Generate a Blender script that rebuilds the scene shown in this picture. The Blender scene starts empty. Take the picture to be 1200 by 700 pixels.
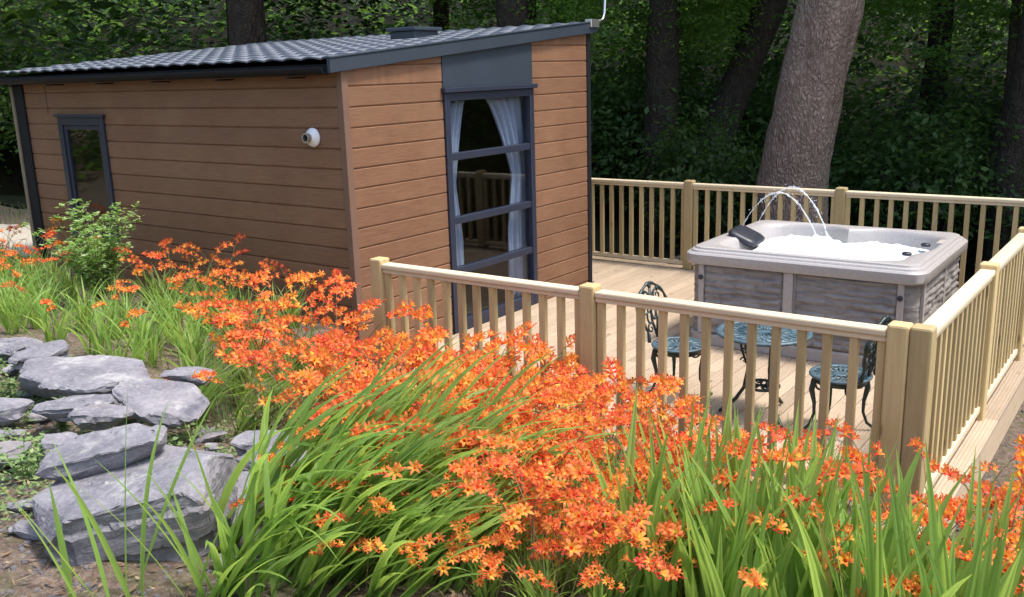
import bpy, bmesh, math, random
import numpy as np
from mathutils import Vector, Matrix, noise as mnoise
R = math.radians
PI = math.pi
rnd = random.Random(11)
S = bpy.context.scene
COL = S.collection

# ------------------------------------------------------------------ helpers
class MB:
    """collects shapes and links them as one mesh object"""
    def __init__(s): s.v = []; s.f = []; s.m = []; s.c = None
    def add(s, vs, fs, mi=0):
        o = len(s.v); s.v.extend([tuple(v) for v in vs])
        s.f.extend([tuple(i + o for i in f) for f in fs]); s.m.extend([mi] * len(fs)); return s
    def box(s, x0, x1, y0, y1, z0, z1, mi=0):
        return s.add([(x0,y0,z0),(x1,y0,z0),(x1,y1,z0),(x0,y1,z0),(x0,y0,z1),(x1,y0,z1),(x1,y1,z1),(x0,y1,z1)],
              [(0,3,2,1),(4,5,6,7),(0,1,5,4),(1,2,6,5),(2,3,7,6),(3,0,4,7)], mi)
    def tube(s, pts, rad, n=8, mi=0, cap=True):
        pts = [Vector(p) for p in pts]; k = len(pts)
        if not hasattr(rad, '__len__'): rad = [rad] * k
        vs = []; ref = None
        for i, p in enumerate(pts):
            t = (pts[min(i+1,k-1)] - pts[max(i-1,0)]).normalized()
            if ref is None:
                ref = Vector((0,0,1)) if abs(t.z) < .9 else Vector((1,0,0))
            a = (ref - t * ref.dot(t)).normalized(); b = t.cross(a); ref = a
            for j in range(n):
                q = 2*PI*j/n; vs.append(p + (a*math.cos(q) + b*math.sin(q)) * rad[i])
        fs = [(i*n+j, i*n+(j+1)%n, (i+1)*n+(j+1)%n, (i+1)*n+j) for i in range(k-1) for j in range(n)]
        if cap: fs += [tuple(range(n-1,-1,-1)), tuple((k-1)*n+j for j in range(n))]
        return s.add(vs, fs, mi)
    def loft(s, loops, cap0=False, cap1=False, mi=0):
        n = len(loops[0]); vs = [v for l in loops for v in l]
        fs = [(i*n+j, i*n+(j+1)%n, (i+1)*n+(j+1)%n, (i+1)*n+j) for i in range(len(loops)-1) for j in range(n)]
        if cap0: fs.append(tuple(range(n-1,-1,-1)))
        if cap1: fs.append(tuple((len(loops)-1)*n+j for j in range(n)))
        return s.add(vs, fs, mi)
    def lathe(s, prof, cx, cy, n=24, mi=0, c0=True, c1=True):
        return s.loft([[(cx+r*math.cos(2*PI*j/n), cy+r*math.sin(2*PI*j/n), z) for j in range(n)] for r, z in prof], c0, c1, mi)
    def mesh(s, name, mats, smooth=False):
        me = bpy.data.meshes.new(name); me.from_pydata(s.v, [], s.f)
        for m in (mats if isinstance(mats, (list, tuple)) else [mats]): me.materials.append(m)
        me.polygons.foreach_set('material_index', s.m)
        if smooth: me.polygons.foreach_set('use_smooth', [True]*len(s.f))
        if s.c is not None:
            at = me.color_attributes.new('Col', 'FLOAT_COLOR', 'POINT')
            at.data.foreach_set('color', [q for c in s.c for q in (*c, 1.0)])
        me.update(); return me
    def build(s, name, mats, parent=None, smooth=False, bevel=0, loc=None):
        return link(name, s.mesh(name, mats, smooth), parent, bevel, loc)

def link(name, me, parent=None, bevel=0, loc=None):
    o = bpy.data.objects.new(name, me); COL.objects.link(o)
    if parent: o.parent = parent
    if loc: o.location = loc
    if bevel:
        b = o.modifiers.new('bevel', 'BEVEL'); b.width = bevel; b.segments = 2; b.limit_method = 'ANGLE'; b.angle_limit = R(40)
    return o
def tag(o, label=None, cat=None, group=None, kind=None):
    for k, v in (('label',label),('category',cat),('group',group),('kind',kind)):
        if v: o[k] = v
    return o
def thing(name, label, cat, loc=(0,0,0), rz=0, group=None):
    o = bpy.data.objects.new(name, None); COL.objects.link(o); o.location = loc; o.rotation_euler = (0,0,rz)
    o.empty_display_size = .1
    return tag(o, label, cat, group)
def sstep(a, b, x):
    t = min(1, max(0, (x-a)/(b-a))); return t*t*(3-2*t)
def interp(x, xs, ys): return float(np.interp(x, xs, ys))
def fbm(x, y, z=0, s=1, o=4): return mnoise.fractal(Vector((x*s, y*s, z*s)), 1.0, 2.0, o)

# ------------------------------------------------------------------ materials
class NT:
    def __init__(s, name):
        s.mat = bpy.data.materials.new(name); s.mat.use_nodes = True
        s.t = s.mat.node_tree; s.n = s.t.nodes; s.b = s.n['Principled BSDF']; s.out = s.n['Material Output']
    def node(s, typ, **kw):
        nd = s.n.new(typ)
        for k, v in kw.items():
            if k[0] == '_': setattr(nd, k[1:], v)
            else: nd.inputs[k.replace('__', ' ')].default_value = v
        return nd
    def l(s, a, b): s.t.links.new(a, b)
    def coords(s, scale=(1,1,1), kind='Object'):
        tc = s.node('ShaderNodeTexCoord'); mp = s.node('ShaderNodeMapping'); mp.inputs['Scale'].default_value = scale
        s.l(tc.outputs[kind], mp.inputs['Vector']); return mp.outputs['Vector']
    def noise(s, vec, scale=5, detail=6, rough=.6, dist=0):
        nd = s.node('ShaderNodeTexNoise', Scale=scale, Detail=detail, Roughness=rough, Distortion=dist); s.l(vec, nd.inputs['Vector']); return nd.outputs['Fac']
    def ramp(s, fac, stops):
        nd = s.node('ShaderNodeValToRGB'); e = nd.color_ramp.elements
        while len(e) < len(stops): e.new(.5)
        for i, (p, c) in enumerate(stops): e[i].position = p; e[i].color = (*c, 1)
        s.l(fac, nd.inputs['Fac']); return nd.outputs['Color']
    def mix(s, fac, a, b, mode='MIX'):
        nd = s.node('ShaderNodeMix', _data_type='RGBA', _blend_type=mode)
        for inp, v in ((nd.inputs[0], fac), (nd.inputs[6], a), (nd.inputs[7], b)):
            if isinstance(v, (int, float)): inp.default_value = v
            elif isinstance(v, tuple): inp.default_value = (*v, 1)
            else: s.l(v, inp)
        return nd.outputs[2]
    def bump(s, h, strength=.3, dist=.01, prev=None):
        nd = s.node('ShaderNodeBump', Strength=strength, Distance=dist); s.l(h, nd.inputs['Height'])
        if prev: s.l(prev, nd.inputs['Normal'])
        return nd.outputs['Normal']
    def set(s, color=None, rough=.6, normal=None, metal=0, spec=.5):
        if color is not None:
            if isinstance(color, tuple): s.b.inputs['Base Color'].default_value = (*color, 1)
            else: s.l(color, s.b.inputs['Base Color'])
        if isinstance(rough, (int, float)): s.b.inputs['Roughness'].default_value = rough
        else: s.l(rough, s.b.inputs['Roughness'])
        s.b.inputs['Metallic'].default_value = metal; s.b.inputs['Specular IOR Level'].default_value = spec
        if normal: s.l(normal, s.b.inputs['Normal'])
        return s.mat
    def translucent(s, color, fac=.4):
        tr = s.node('ShaderNodeBsdfTranslucent'); mx = s.node('ShaderNodeMixShader', Fac=fac)
        if isinstance(color, tuple): tr.inputs['Color'].default_value = (*color, 1)
        else: s.l(color, tr.inputs['Color'])
        s.l(s.b.outputs[0], mx.inputs[1]); s.l(tr.outputs[0], mx.inputs[2]); s.l(mx.outputs[0], s.out.inputs['Surface'])
    def rand_island(s): return s.node('ShaderNodeNewGeometry').outputs['Random Per Island']
    def rand_obj(s): return s.node('ShaderNodeObjectInfo').outputs['Random']

def m_plain(name, col, rough=.5, metal=0, var=.12, sc=8, bump=0, spec=.5):
    n = NT(name); v = n.coords()
    f = n.noise(v, sc, 5)
    a = tuple(c*(1-var) for c in col); b = tuple(min(1, c*(1+var)) for c in col)
    c = n.ramp(f, [(.3, a), (.7, b)])
    return n.set(c, rough, n.bump(n.noise(v, sc*6, 4), bump, .004) if bump else None, metal, spec)

def m_wood(name, a, b, dark, axis, rough=.75, grain=1.0, obj_var=.25, knots=True):
    """sawn softwood, grain along one axis, each piece a little different"""
    n = NT(name)
    sc = [26, 26, 26]; sc[axis] = 1.6
    tc = n.node('ShaderNodeTexCoord'); add = n.node('ShaderNodeVectorMath', _operation='ADD')
    n.l(tc.outputs['Object'], add.inputs[0])
    isl = n.rand_island(); mul = n.node('ShaderNodeMath', _operation='MULTIPLY_ADD'); mul.inputs[1].default_value = 17.0
    n.l(isl, mul.inputs[0]); n.l(n.rand_obj(), mul.inputs[2])
    sc2 = n.node('ShaderNodeVectorMath', _operation='SCALE'); sc2.inputs[0].default_value = (3.1, 5.7, 4.3); n.l(mul.outputs[0], sc2.inputs['Scale'])
    n.l(sc2.outputs[0], add.inputs[1])
    mp = n.node('ShaderNodeMapping'); mp.inputs['Scale'].default_value = sc; n.l(add.outputs[0], mp.inputs['Vector'])
    g = n.noise(mp.outputs[0], 1.5, 6, .65, .6)
    c = n.ramp(g, [(.28, a), (.55, b), (.78, tuple(x*.82 for x in a))])
    big = n.noise(add.outputs[0], 2.2, 4)
    c = n.mix(n.ramp(big, [(.45, (0,0,0)), (.75, (.5,.5,.5))]), c, dark)
    if knots:
        vo = n.node('ShaderNodeTexVoronoi', Scale=3.2); mk = n.node('ShaderNodeMapping'); ks = [2.2,2.2,2.2]; ks[axis] = .8
        mk.inputs['Scale'].default_value = ks; n.l(add.outputs[0], mk.inputs['Vector']); n.l(mk.outputs[0], vo.inputs['Vector'])
        c = n.mix(n.ramp(vo.outputs['Distance'], [(.05, (.75,.75,.75)), (.12, (0,0,0))]), c, tuple(x*.45 for x in dark))
    rr = n.node('ShaderNodeMapRange'); rr.inputs['To Min'].default_value = 1-obj_var; rr.inputs['To Max'].default_value = 1+obj_var*.5
    fr = n.node('ShaderNodeMath', _operation='FRACT'); n.l(mul.outputs[0], fr.inputs[0]); n.l(fr.outputs[0], rr.inputs['Value'])
    hs = n.node('ShaderNodeHueSaturation'); n.l(c, hs.inputs['Color']); n.l(rr.outputs[0], hs.inputs['Value'])
    return n.set(hs.outputs[0], rough, n.bump(g, .35*grain, .004))

def m_leaf(name, a, b, c, trans, fac=.4, rough=.45, spec=.4, straw=None):
    n = NT(name); ri = n.rand_island(); ro = n.rand_obj()
    col = n.ramp(ri, [(0, a), (.5, b), (.93, c), (.95, straw or c), (1, straw or c)])
    hs = n.node('ShaderNodeHueSaturation'); n.l(col, hs.inputs['Color'])
    mr = n.node('ShaderNodeMapRange'); mr.inputs['To Min'].default_value = .8; mr.inputs['To Max'].default_value = 1.15; n.l(ro, mr.inputs['Value']); n.l(mr.outputs[0], hs.inputs['Value'])
    m = n.set(hs.outputs[0], rough, None, 0, spec)
    tcol = n.mix(ri, tuple(x*.75 for x in trans), trans)
    n.translucent(tcol, fac); return m

def m_clad():
    n = NT('cladding'); v = n.coords((1.2, 1.2, 30)); g = n.noise(v, 4, 8, .65, .4)
    v2 = n.coords(); big = n.noise(v2, 1.7, 5)
    col = n.ramp(g, [(.22, (.12,.057,.032)), (.5, (.19,.094,.052)), (.8, (.255,.137,.079))])
    col = n.mix(n.ramp(big, [(.4,(0,0,0)),(.75,(.4,.4,.4))]), col, (.28,.165,.095))
    ri = n.rand_island(); hs = n.node('ShaderNodeHueSaturation'); mr = n.node('ShaderNodeMapRange')
    mr.inputs['To Min'].default_value = .9; mr.inputs['To Max'].default_value = 1.08; n.l(ri, mr.inputs['Value']); n.l(mr.outputs[0], hs.inputs['Value']); n.l(col, hs.inputs['Color'])
    return n.set(hs.outputs[0], .55, n.bump(g, .35, .004), 0, .35)

def m_rooftile():
    n = NT('roof_tile'); v = n.coords(); f = n.noise(v, 3, 6); f2 = n.noise(v, 40, 4)
    col = n.ramp(f, [(.3, (.115,.125,.15)), (.7, (.165,.178,.205))])
    return n.set(col, .68, n.bump(f2, .15, .003), 0, .35)

def m_rock():
    n = NT('slate'); tc = n.node('ShaderNodeTexCoord')
    oi = n.node('ShaderNodeObjectInfo'); sc = n.node('ShaderNodeVectorMath', _operation='SCALE'); sc.inputs[0].default_value = (9,7,3); n.l(oi.outputs['Random'], sc.inputs['Scale'])
    ad = n.node('ShaderNodeVectorMath', _operation='ADD'); n.l(tc.outputs['Object'], ad.inputs[0]); n.l(sc.outputs[0], ad.inputs[1])
    mp = n.node('ShaderNodeMapping'); mp.inputs['Scale'].default_value = (1,1,7); n.l(ad.outputs[0], mp.inputs['Vector'])
    lay = n.noise(mp.outputs[0], 4, 8, .7, .3); big = n.noise(ad.outputs[0], 3, 5); fine = n.noise(ad.outputs[0], 45, 6, .7)
    col = n.ramp(big, [(.28, (.085,.083,.1)), (.48, (.165,.158,.18)), (.75, (.28,.265,.28))])
    col = n.mix(n.ramp(fine, [(.45,(0,0,0)),(.75,(.55,.55,.55))]), col, (.36,.35,.355))
    col = n.mix(n.ramp(n.noise(ad.outputs[0], 2.1, 6), [(.58,(0,0,0)),(.74,(.6,.6,.6))]), col, (.19,.135,.085))
    col = n.mix(n.ramp(n.noise(ad.outputs[0], 5.5, 7, .7), [(.56,(0,0,0)),(.66,(.6,.6,.6))]), col, (.42,.42,.39))
    col = n.mix(n.ramp(n.noise(mp.outputs[0], 2.6, 8, .75, .6), [(.34,(.85,.85,.85)),(.40,(0,0,0))]), col, (.05,.05,.058))
    nb = n.bump(lay, .6, .025); nb = n.bump(fine, .4, .006, nb)
    return n.set(col, .78, nb, 0, .3)

def m_ground():
    n = NT('soil'); v = n.coords()
    f = n.noise(v, 1.4, 6); f2 = n.noise(v, 26, 8, .75); f3 = n.noise(v, 7, 6, .7)
    vo = n.node('ShaderNodeTexVoronoi', Scale=42); n.l(v, vo.inputs['Vector'])
    col = n.ramp(f2, [(.3, (.05,.034,.026)), (.5, (.17,.12,.095)), (.72, (.34,.27,.22))])
    col = n.mix(n.ramp(f3, [(.45,(0,0,0)),(.62,(.6,.6,.6))]), col, (.10,.11,.045))
    col = n.mix(n.ramp(vo.outputs['Distance'], [(.1,(.5,.5,.5)),(.32,(0,0,0))]), col, (.27,.24,.23))
    nb = n.bump(f2, .8, .03); nb = n.bump(vo.outputs['Distance'], .5, .015, nb)
    return n.set(col, .9, nb, 0, .2)

def m_bark(name, a, b, c):
    n = NT(name); tc = n.coords((1,1,.42)); v2 = n.coords()
    wob = n.node('ShaderNodeTexNoise', Scale=5, Detail=5); n.l(tc, wob.inputs['Vector'])
    mx = n.mix(.18, tc, wob.outputs['Color'])
    vo = n.node('ShaderNodeTexVoronoi', Scale=30, _feature='DISTANCE_TO_EDGE'); n.l(mx, vo.inputs['Vector'])
    f = n.noise(tc, 9, 9, .72, .5); g = n.noise(v2, 1.3, 4); fine = n.noise(v2, 40, 6, .7)
    col = n.ramp(f, [(.28, a), (.52, b), (.75, c)])
    col = n.mix(n.ramp(vo.outputs['Distance'], [(.0,(.45,.45,.45)),(.10,(0,0,0))]), col, tuple(x*.35 for x in a))
    col = n.mix(n.ramp(g, [(.5,(0,0,0)),(.75,(.45,.45,.45))]), col, (c[0]*.75, c[1]*.95, c[2]*.8))
    nb = n.bump(vo.outputs['Distance'], .9, .08); nb = n.bump(f, .7, .03, nb); nb = n.bump(fine, .3, .008, nb)
    return n.set(col, .85, nb, 0, .2)

def m_tubpanel():
    n = NT('tub_panel'); v = n.coords((1,1,4.5)); v2 = n.coords()
    br = n.noise(v, 5, 7, .6, .8); f = n.noise(v2, 30, 5)
    col = n.ramp(br, [(.3, (.145,.13,.124)), (.5, (.23,.21,.2)), (.75, (.31,.285,.275))])
    return n.set(col, .7, n.bump(f, .3, .004, n.bump(br, .7, .02)), 0, .3)

def m_glass():
    n = NT('glass'); gl = n.node('ShaderNodeBsdfGlossy', Roughness=.0); tr = n.node('ShaderNodeBsdfTransparent'); tr.inputs['Color'].default_value = (.82,.86,.88,1)
    fr = n.node('ShaderNodeFresnel', IOR=1.45); ge = n.node('ShaderNodeNewGeometry')
    mr = n.node('ShaderNodeMapRange'); mr.inputs['To Min'].default_value = 1.45; mr.inputs['To Max'].default_value = 1/1.45; n.l(ge.outputs['Backfacing'], mr.inputs['Value']); n.l(mr.outputs[0], fr.inputs['IOR'])
    mx = n.node('ShaderNodeMixShader')
    n.l(fr.outputs[0], mx.inputs[0]); n.l(tr.outputs[0], mx.inputs[1]); n.l(gl.outputs[0], mx.inputs[2]); n.l(mx.outputs[0], n.out.inputs['Surface'])
    return n.mat

def m_flower():
    n = NT('crocosmia_petal'); at = n.node('ShaderNodeAttribute', _attribute_name='Col')
    hs = n.node('ShaderNodeHueSaturation'); n.l(at.outputs['Color'], hs.inputs['Color'])
    mr = n.node('ShaderNodeMapRange'); mr.inputs['To Min'].default_value = .488; mr.inputs['To Max'].default_value = .518
    n.l(n.rand_obj(), mr.inputs['Value']); n.l(mr.outputs[0], hs.inputs['Hue'])
    m2 = n.node('ShaderNodeMapRange'); m2.inputs['To Min'].default_value = .8; m2.inputs['To Max'].default_value = 1.1
    n.l(n.rand_island(), m2.inputs['Value']); n.l(m2.outputs[0], hs.inputs['Value'])
    m = n.set(hs.outputs[0], .5, None, 0, .3); n.translucent(hs.outputs[0], .4); return m

def m_foam():
    n = NT('foam'); v = n.coords(); f = n.noise(v, 9, 8, .7); f2 = n.noise(v, 60, 5, .7)
    col = n.ramp(f, [(.30, (.42,.56,.64)), (.43, (.74,.79,.82)), (.56, (.80,.81,.81))])
    return n.set(col, .35, n.bump(f2, .6, .01, n.bump(f, .5, .03)), 0, .5)

def m_spray():
    n = NT('water_stream'); n.set((.85,.88,.92), .15, None, 0, .6)
    tr = n.node('ShaderNodeBsdfTransparent'); mx = n.node('ShaderNodeMixShader'); v = n.coords(); f = n.noise(v, 30, 3)
    r = n.ramp(f, [(.35,(.4,.4,.4)),(.65,(.75,.75,.75))]); n.l(r, mx.inputs[0])
    n.l(n.b.outputs[0], mx.inputs[1]); n.l(tr.outputs[0], mx.inputs[2]); n.l(mx.outputs[0], n.out.inputs['Surface']); return n.mat

def m_path():
    n = NT('gravel_path'); v = n.coords(); f = n.noise(v, 60, 6, .7); g = n.noise(v, 3, 4)
    col = n.ramp(f, [(.3,(.3,.26,.21)),(.7,(.5,.45,.38))]); col = n.mix(n.ramp(g,[(.4,(0,0,0)),(.7,(.3,.3,.3))]), col, (.3,.27,.22))
    return n.set(col, .9, n.bump(f, .5, .01))

M = dict(
    clad=m_clad(), tile=m_rooftile(),
    slate_trim=m_plain('grey_trim', (.030,.041,.058), .45, 0, .08, 3, .05),
    black_trim=m_plain('black_plastic', (.008,.009,.012), .7, spec=.25),
    corner=m_plain('corner_trim', (.16,.09,.06), .55, 0, .1, 4),
    frame=m_plain('window_frame', (.022,.027,.047), .4, 0, .08, 3),
    beige=m_plain('beige_trim', (.2,.16,.11), .6),
    interior=m_plain('interior_wall', (.1,.085,.075), .8), floor_in=m_plain('interior_floor', (.07,.05,.035), .7),
    curtain=m_plain('curtain_cloth', (.42,.44,.56), .9, 0, .06, 6),
    metal=m_plain('steel', (.62,.62,.6), .3, .9, .1, 5), white=m_plain('white_paint', (.75,.76,.76), .4),
    clearglass=m_glass(),
    post=m_wood('post_timber', (.43,.31,.145), (.51,.385,.19), (.36,.275,.11), 2),
    railx=m_wood('rail_timber', (.58,.47,.30), (.66,.55,.38), (.54,.43,.26), 0, obj_var=.12),
    raily=m_wood('rail_timber_long', (.58,.47,.30), (.66,.55,.38), (.54,.43,.26), 1, obj_var=.12),
    deck=m_wood('deck_timber', (.35,.262,.18), (.415,.32,.23), (.30,.228,.155), 1, obj_var=.16),
    fascia=m_wood('fascia_timber', (.42,.31,.2), (.5,.38,.26), (.36,.27,.18), 1, obj_var=.1),
    tubshell=m_plain('tub_shell', (.36,.335,.325), .3, 0, .1, 60, .05), tubpanel=m_tubpanel(),
    tubtrim=m_plain('tub_trim', (.36,.325,.305), .5, 0, .08, 30), foam=m_foam(), stream=m_spray(),
    pillow=m_plain('pillow_vinyl', (.018,.02,.03), .45),
    iron=m_plain('green_cast_metal', (.018,.034,.034), .4, .2, .25, 20, .1),
    irontop=m_plain('verdigris_metal', (.062,.105,.13), .45, .1, .35, 25, .2),
    rock=m_rock(), soil=m_ground(), path=m_path(),
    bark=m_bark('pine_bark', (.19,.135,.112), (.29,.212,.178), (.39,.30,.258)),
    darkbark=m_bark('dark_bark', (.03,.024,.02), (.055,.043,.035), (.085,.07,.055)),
    blade=m_leaf('crocosmia_blade', (.14,.245,.05), (.19,.33,.065), (.26,.385,.095), (.54,.76,.14), .45, straw=(.34,.24,.09)),
    stem=m_plain('flower_stem', (.12,.1,.035), .6), petal=m_flower(),
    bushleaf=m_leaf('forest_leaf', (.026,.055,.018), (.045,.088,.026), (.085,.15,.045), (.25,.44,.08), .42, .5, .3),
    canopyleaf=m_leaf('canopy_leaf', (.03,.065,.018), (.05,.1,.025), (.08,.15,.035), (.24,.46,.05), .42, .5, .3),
    shrubleaf=m_leaf('shrub_leaf', (.13,.26,.05), (.22,.37,.09), (.46,.52,.29), (.48,.70,.17), .45),
    weedleaf=m_leaf('weed_leaf', (.10,.19,.06), (.19,.29,.10), (.31,.38,.17), (.34,.48,.14), .35),
    grass=m_leaf('grass_blade', (.06,.13,.03), (.09,.17,.04), (.13,.2,.05), (.2,.36,.06), .35),
    dry=m_leaf('dry_seed_head', (.16,.14,.06), (.22,.19,.1), (.14,.17,.06), (.3,.28,.14), .3),
)

# ------------------------------------------------------------------ camera, light
cam = bpy.data.cameras.new('camera'); co = bpy.data.objects.new('camera', cam); COL.objects.link(co); S.camera = co
YAW, PITCH, ROLL, F = .634399, .238905, -.029556, 1093.304
fw = Vector((-math.sin(YAW)*math.cos(PITCH), math.cos(YAW)*math.cos(PITCH), -math.sin(PITCH)))
r0 = Vector((math.cos(YAW), math.sin(YAW), 0)); u0 = r0.cross(fw)
rt = r0*math.cos(ROLL) + u0*math.sin(ROLL); up = -r0*math.sin(ROLL) + u0*math.cos(ROLL)
mw = Matrix((rt, up, -fw)).transposed().to_4x4(); mw.translation = (4.9979, -4.8174, 2.1773); co.matrix_world = mw
cam.sensor_fit = 'HORIZONTAL'; cam.sensor_width = 36; cam.lens = 36*F/1200; cam.clip_end = 400; cam.clip_start = .05

SUN = Vector((.38, .12, .90)).normalized()
w = bpy.data.worlds.new('World'); S.world = w; w.use_nodes = True
sk = w.node_tree.nodes.new('ShaderNodeTexSky'); sk.sky_type = 'NISHITA'; sk.sun_disc = False
sk.sun_elevation = math.asin(SUN.z); sk.sun_rotation = math.atan2(SUN.x, SUN.y); sk.air_density = 1.2; sk.dust_density = 3.0
bg = w.node_tree.nodes['Background']; bg.inputs['Strength'].default_value = .15; w.node_tree.links.new(sk.outputs[0], bg.inputs[0])
sl = bpy.data.lights.new('sun', 'SUN'); so = bpy.data.objects.new('sun', sl); COL.objects.link(so)
sl.energy = 2.1; sl.angle = R(10); sl.color = (1, .95, .87); so.rotation_euler = (-SUN).to_track_quat('-Z', 'Y').to_euler()
S.view_settings.view_transform = 'Standard'; S.view_settings.look = 'None'; S.view_settings.exposure = 1.2; S.view_settings.gamma = 1
S.render.engine = 'CYCLES'; S.cycles.use_denoising = True
S.cycles.max_bounces = 8; S.cycles.diffuse_bounces = 4; S.cycles.transparent_max_bounces = 12; S.cycles.caustics_reflective = False; S.cycles.caustics_refractive = False

# ------------------------------------------------------------------ terrain
def H(x, y, n=True):
    zl = interp(y, [-6,-3.4,-2.4,-1.6,-.6,0,1,3,6,9], [.8,.68,.6,.5,.4,.36,.34,.2,-.1,-.3])
    zd = interp(y, [-6,-3.2,-2.6,-2,-1.3,-.5,0,4.5,7], [.8,.66,.55,.38,.1,-.15,-.4,-.45,-.7])
    zr = interp(y, [-6,-3.2,-2.4,-1.5,-.5,1,4,7], [.8,.66,.45,.1,-.2,-.4,-.5,-.7])
    a = sstep(-.3, 1.1, x); b = sstep(3.8, 4.6, x)
    z = (zl*(1-a)+zd*a)*(1-b)+zr*b
    if x < -4.9: z = z + (.4-z)*sstep(-4.9, -5.6, x)*sstep(4.5, 2, y)*sstep(-2.6,-1.2,y)
    d = max(0, y-11.5, -x-15, (y-.55*(x+16)-8) if x < -4 else 0)
    z += .42*d if d < 20 else .42*20
    if -4.62 < x < -.06 and .08 < y < 3.3: return -.35
    if -1.4 < x <= -.06 and y >= 3.3: z = min(z, -.36)
    if x > -.07 and x < 4.3: z = z+(min(z,-.36)-z)*sstep(-.62,-.42,y)*sstep(4.32,4.22,x)*(1 if y < 4.7 else 0)
    if n: z += .05*fbm(x, y, 0, .9) + .025*fbm(x, y, 3, 4)
    return z
def grid(name, xs, ys, fn, mat, off=0, keep=None, **kw):
    b = MB(); nx, ny = len(xs), len(ys)
    b.v = [(x, y, fn(x, y)+off) for y in ys for x in xs]
    b.f = [(j*nx+i, j*nx+i+1, (j+1)*nx+i+1, (j+1)*nx+i) for j in range(ny-1) for i in range(nx-1)
           if keep is None or keep((xs[i]+xs[i+1])/2, (ys[j]+ys[j+1])/2)]
    b.m = [0]*len(b.f); o = b.build(name, mat, smooth=True); tag(o, **kw); return o
xs = list(np.concatenate([np.linspace(-80,-15,27)[:-1], np.linspace(-15,-1,57)[:-1], np.linspace(-1,6,120)[:-1], np.linspace(6,60,25)]))
ys = list(np.concatenate([np.linspace(-40,-5.6,10)[:-1], np.linspace(-5.6,.3,110)[:-1], np.linspace(.3,12,50)[:-1], np.linspace(12,90,30)]))
WOOD = lambda x, y: y > 5.0 or (x < -8.5 and y > 2.2)
grid('ground', xs, ys, H, M['soil'], 0, lambda x, y: not (y > 5.8 or (x < -9.5 and y > 3.2)), kind='structure')
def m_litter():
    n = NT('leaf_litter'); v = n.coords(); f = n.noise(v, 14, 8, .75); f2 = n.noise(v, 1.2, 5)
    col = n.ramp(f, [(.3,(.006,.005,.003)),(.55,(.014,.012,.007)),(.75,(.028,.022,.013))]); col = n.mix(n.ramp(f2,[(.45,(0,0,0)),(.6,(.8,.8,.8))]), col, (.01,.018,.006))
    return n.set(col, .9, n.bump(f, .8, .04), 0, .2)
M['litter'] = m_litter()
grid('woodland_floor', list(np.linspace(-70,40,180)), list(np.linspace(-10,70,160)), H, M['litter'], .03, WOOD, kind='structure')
A0 = Vector((-7.58, 1.01)); dU = Vector((.81,.59)); dN = Vector((.59,-.81))
def band(n0, n1, s0, s1):
    def k(x, y):
        p = Vector((x, y)) - A0; return n0 < p.dot(dN) < n1 and s0 < p.dot(dU) < s1
    return k
gx = list(np.arange(-16, -4.7, .12)); gy = list(np.arange(-3.5, 8, .12))
grid('path', gx, gy, H, M['path'], .012, lambda x, y: band(0, 2.1, -5, 2.9)(x, y) and not (x > -4.85 and y > -.1), kind='structure')

# ------------------------------------------------------------------ cabin
L, W = 4.70, 3.36
HA, HB = 2.226, 2.53
def roofz(y): return HA + (HB-HA)*y/W
PITCHB, Z0 = .1485, 2.102
cabin = thing('cabin', 'brown plank-clad cabin with a low grey tiled roof beside the deck', 'cabin', (0,0,0))
def siding(mb, fn, regions, top=None, lo=-.3, hi=2.7):
    """rows of planks; fn(u, off, z) -> point; regions = (u0,u1,z0,z1)"""
    k0 = int(math.floor((lo-Z0)/PITCHB)); k1 = int(math.ceil((hi-Z0)/PITCHB))
    for (u0, u1, za, zb) in regions:
        for k in range(k0, k1+1):
            b, t = Z0+k*PITCHB, Z0+(k+1)*PITCHB
            bb, tt = max(b, za), min(t, zb)
            if tt-bb < .004: continue
            def quad(ua, ub, ta, tb):
                pr = [(0, bb), (.013, min(bb+.010, ta)), (.013, None), (.003, None)]
                vs = []
                for (uu, tz) in ((ua, ta), (ub, tb)):
                    vs += [fn(uu, 0, bb), fn(uu, .010, min(bb+.014, tz)), fn(uu, .010, max(tz-.005, min(bb+.014, tz))), fn(uu, .002, tz)]
                mb.add(vs, [(0,4,5,1),(1,5,6,2),(2,6,7,3)])
            if top is None or (top(u0) >= tt and top(u1) >= tt): quad(u0, u1, tt, tt)
            else:
                n = 24
                for i in range(n):
                    ua, ub = u0+(u1-u0)*i/n, u0+(u1-u0)*(i+1)/n
                    ta, tb = min(tt, top(ua)), min(tt, top(ub))
                    if min(ta, tb) > bb+.003: quad(ua, ub, ta, tb)
D0, D1, DT = 1.10, 2.365, 2.02          # door opening along the gable
PT = lambda u: roofz(u)
WX0, WX1, WZ0, WZ1 = -3.86, -3.08, .72, 1.875
mb = MB()
siding(mb, lambda u, o, z: (u, -o, z), [(-4.45, WX0, -.3, 2.235), (WX1, -.04, -.3, 2.235), (WX0, WX1, WZ1, 2.235), (WX0, WX1, -.3, WZ0)])
mb.box(-4.62, -.05, .004, .03, -.3, WZ0); mb.box(-4.62, -.057, .004, .03, WZ1, 2.226); mb.box(-4.62, WX0, .004, .03, WZ0, WZ1); mb.box(WX1, -.05, .004, .03, WZ0, WZ1)
mb.build('side_wall', M['clad'], cabin)
mb = MB(); mb.box(-4.05, -4.042, -.0165, -.002, WZ1+.03, 2.235); mb.build('panel_joint', M['corner'], cabin)
mb = MB()
siding(mb, lambda u, o, z: (o, u, z), [(.045, D0-.005, -.3, 2.7), (D1+.005, W-.045, -.3, 2.7)], PT)
mb.box(-.03, -.004, .03, D0-.004, -.3, 2.2); mb.box(-.03, -.004, D1+.004, W-.03, -.3, 2.4)
mb.build('gable_wall', M['clad'], cabin)
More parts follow.
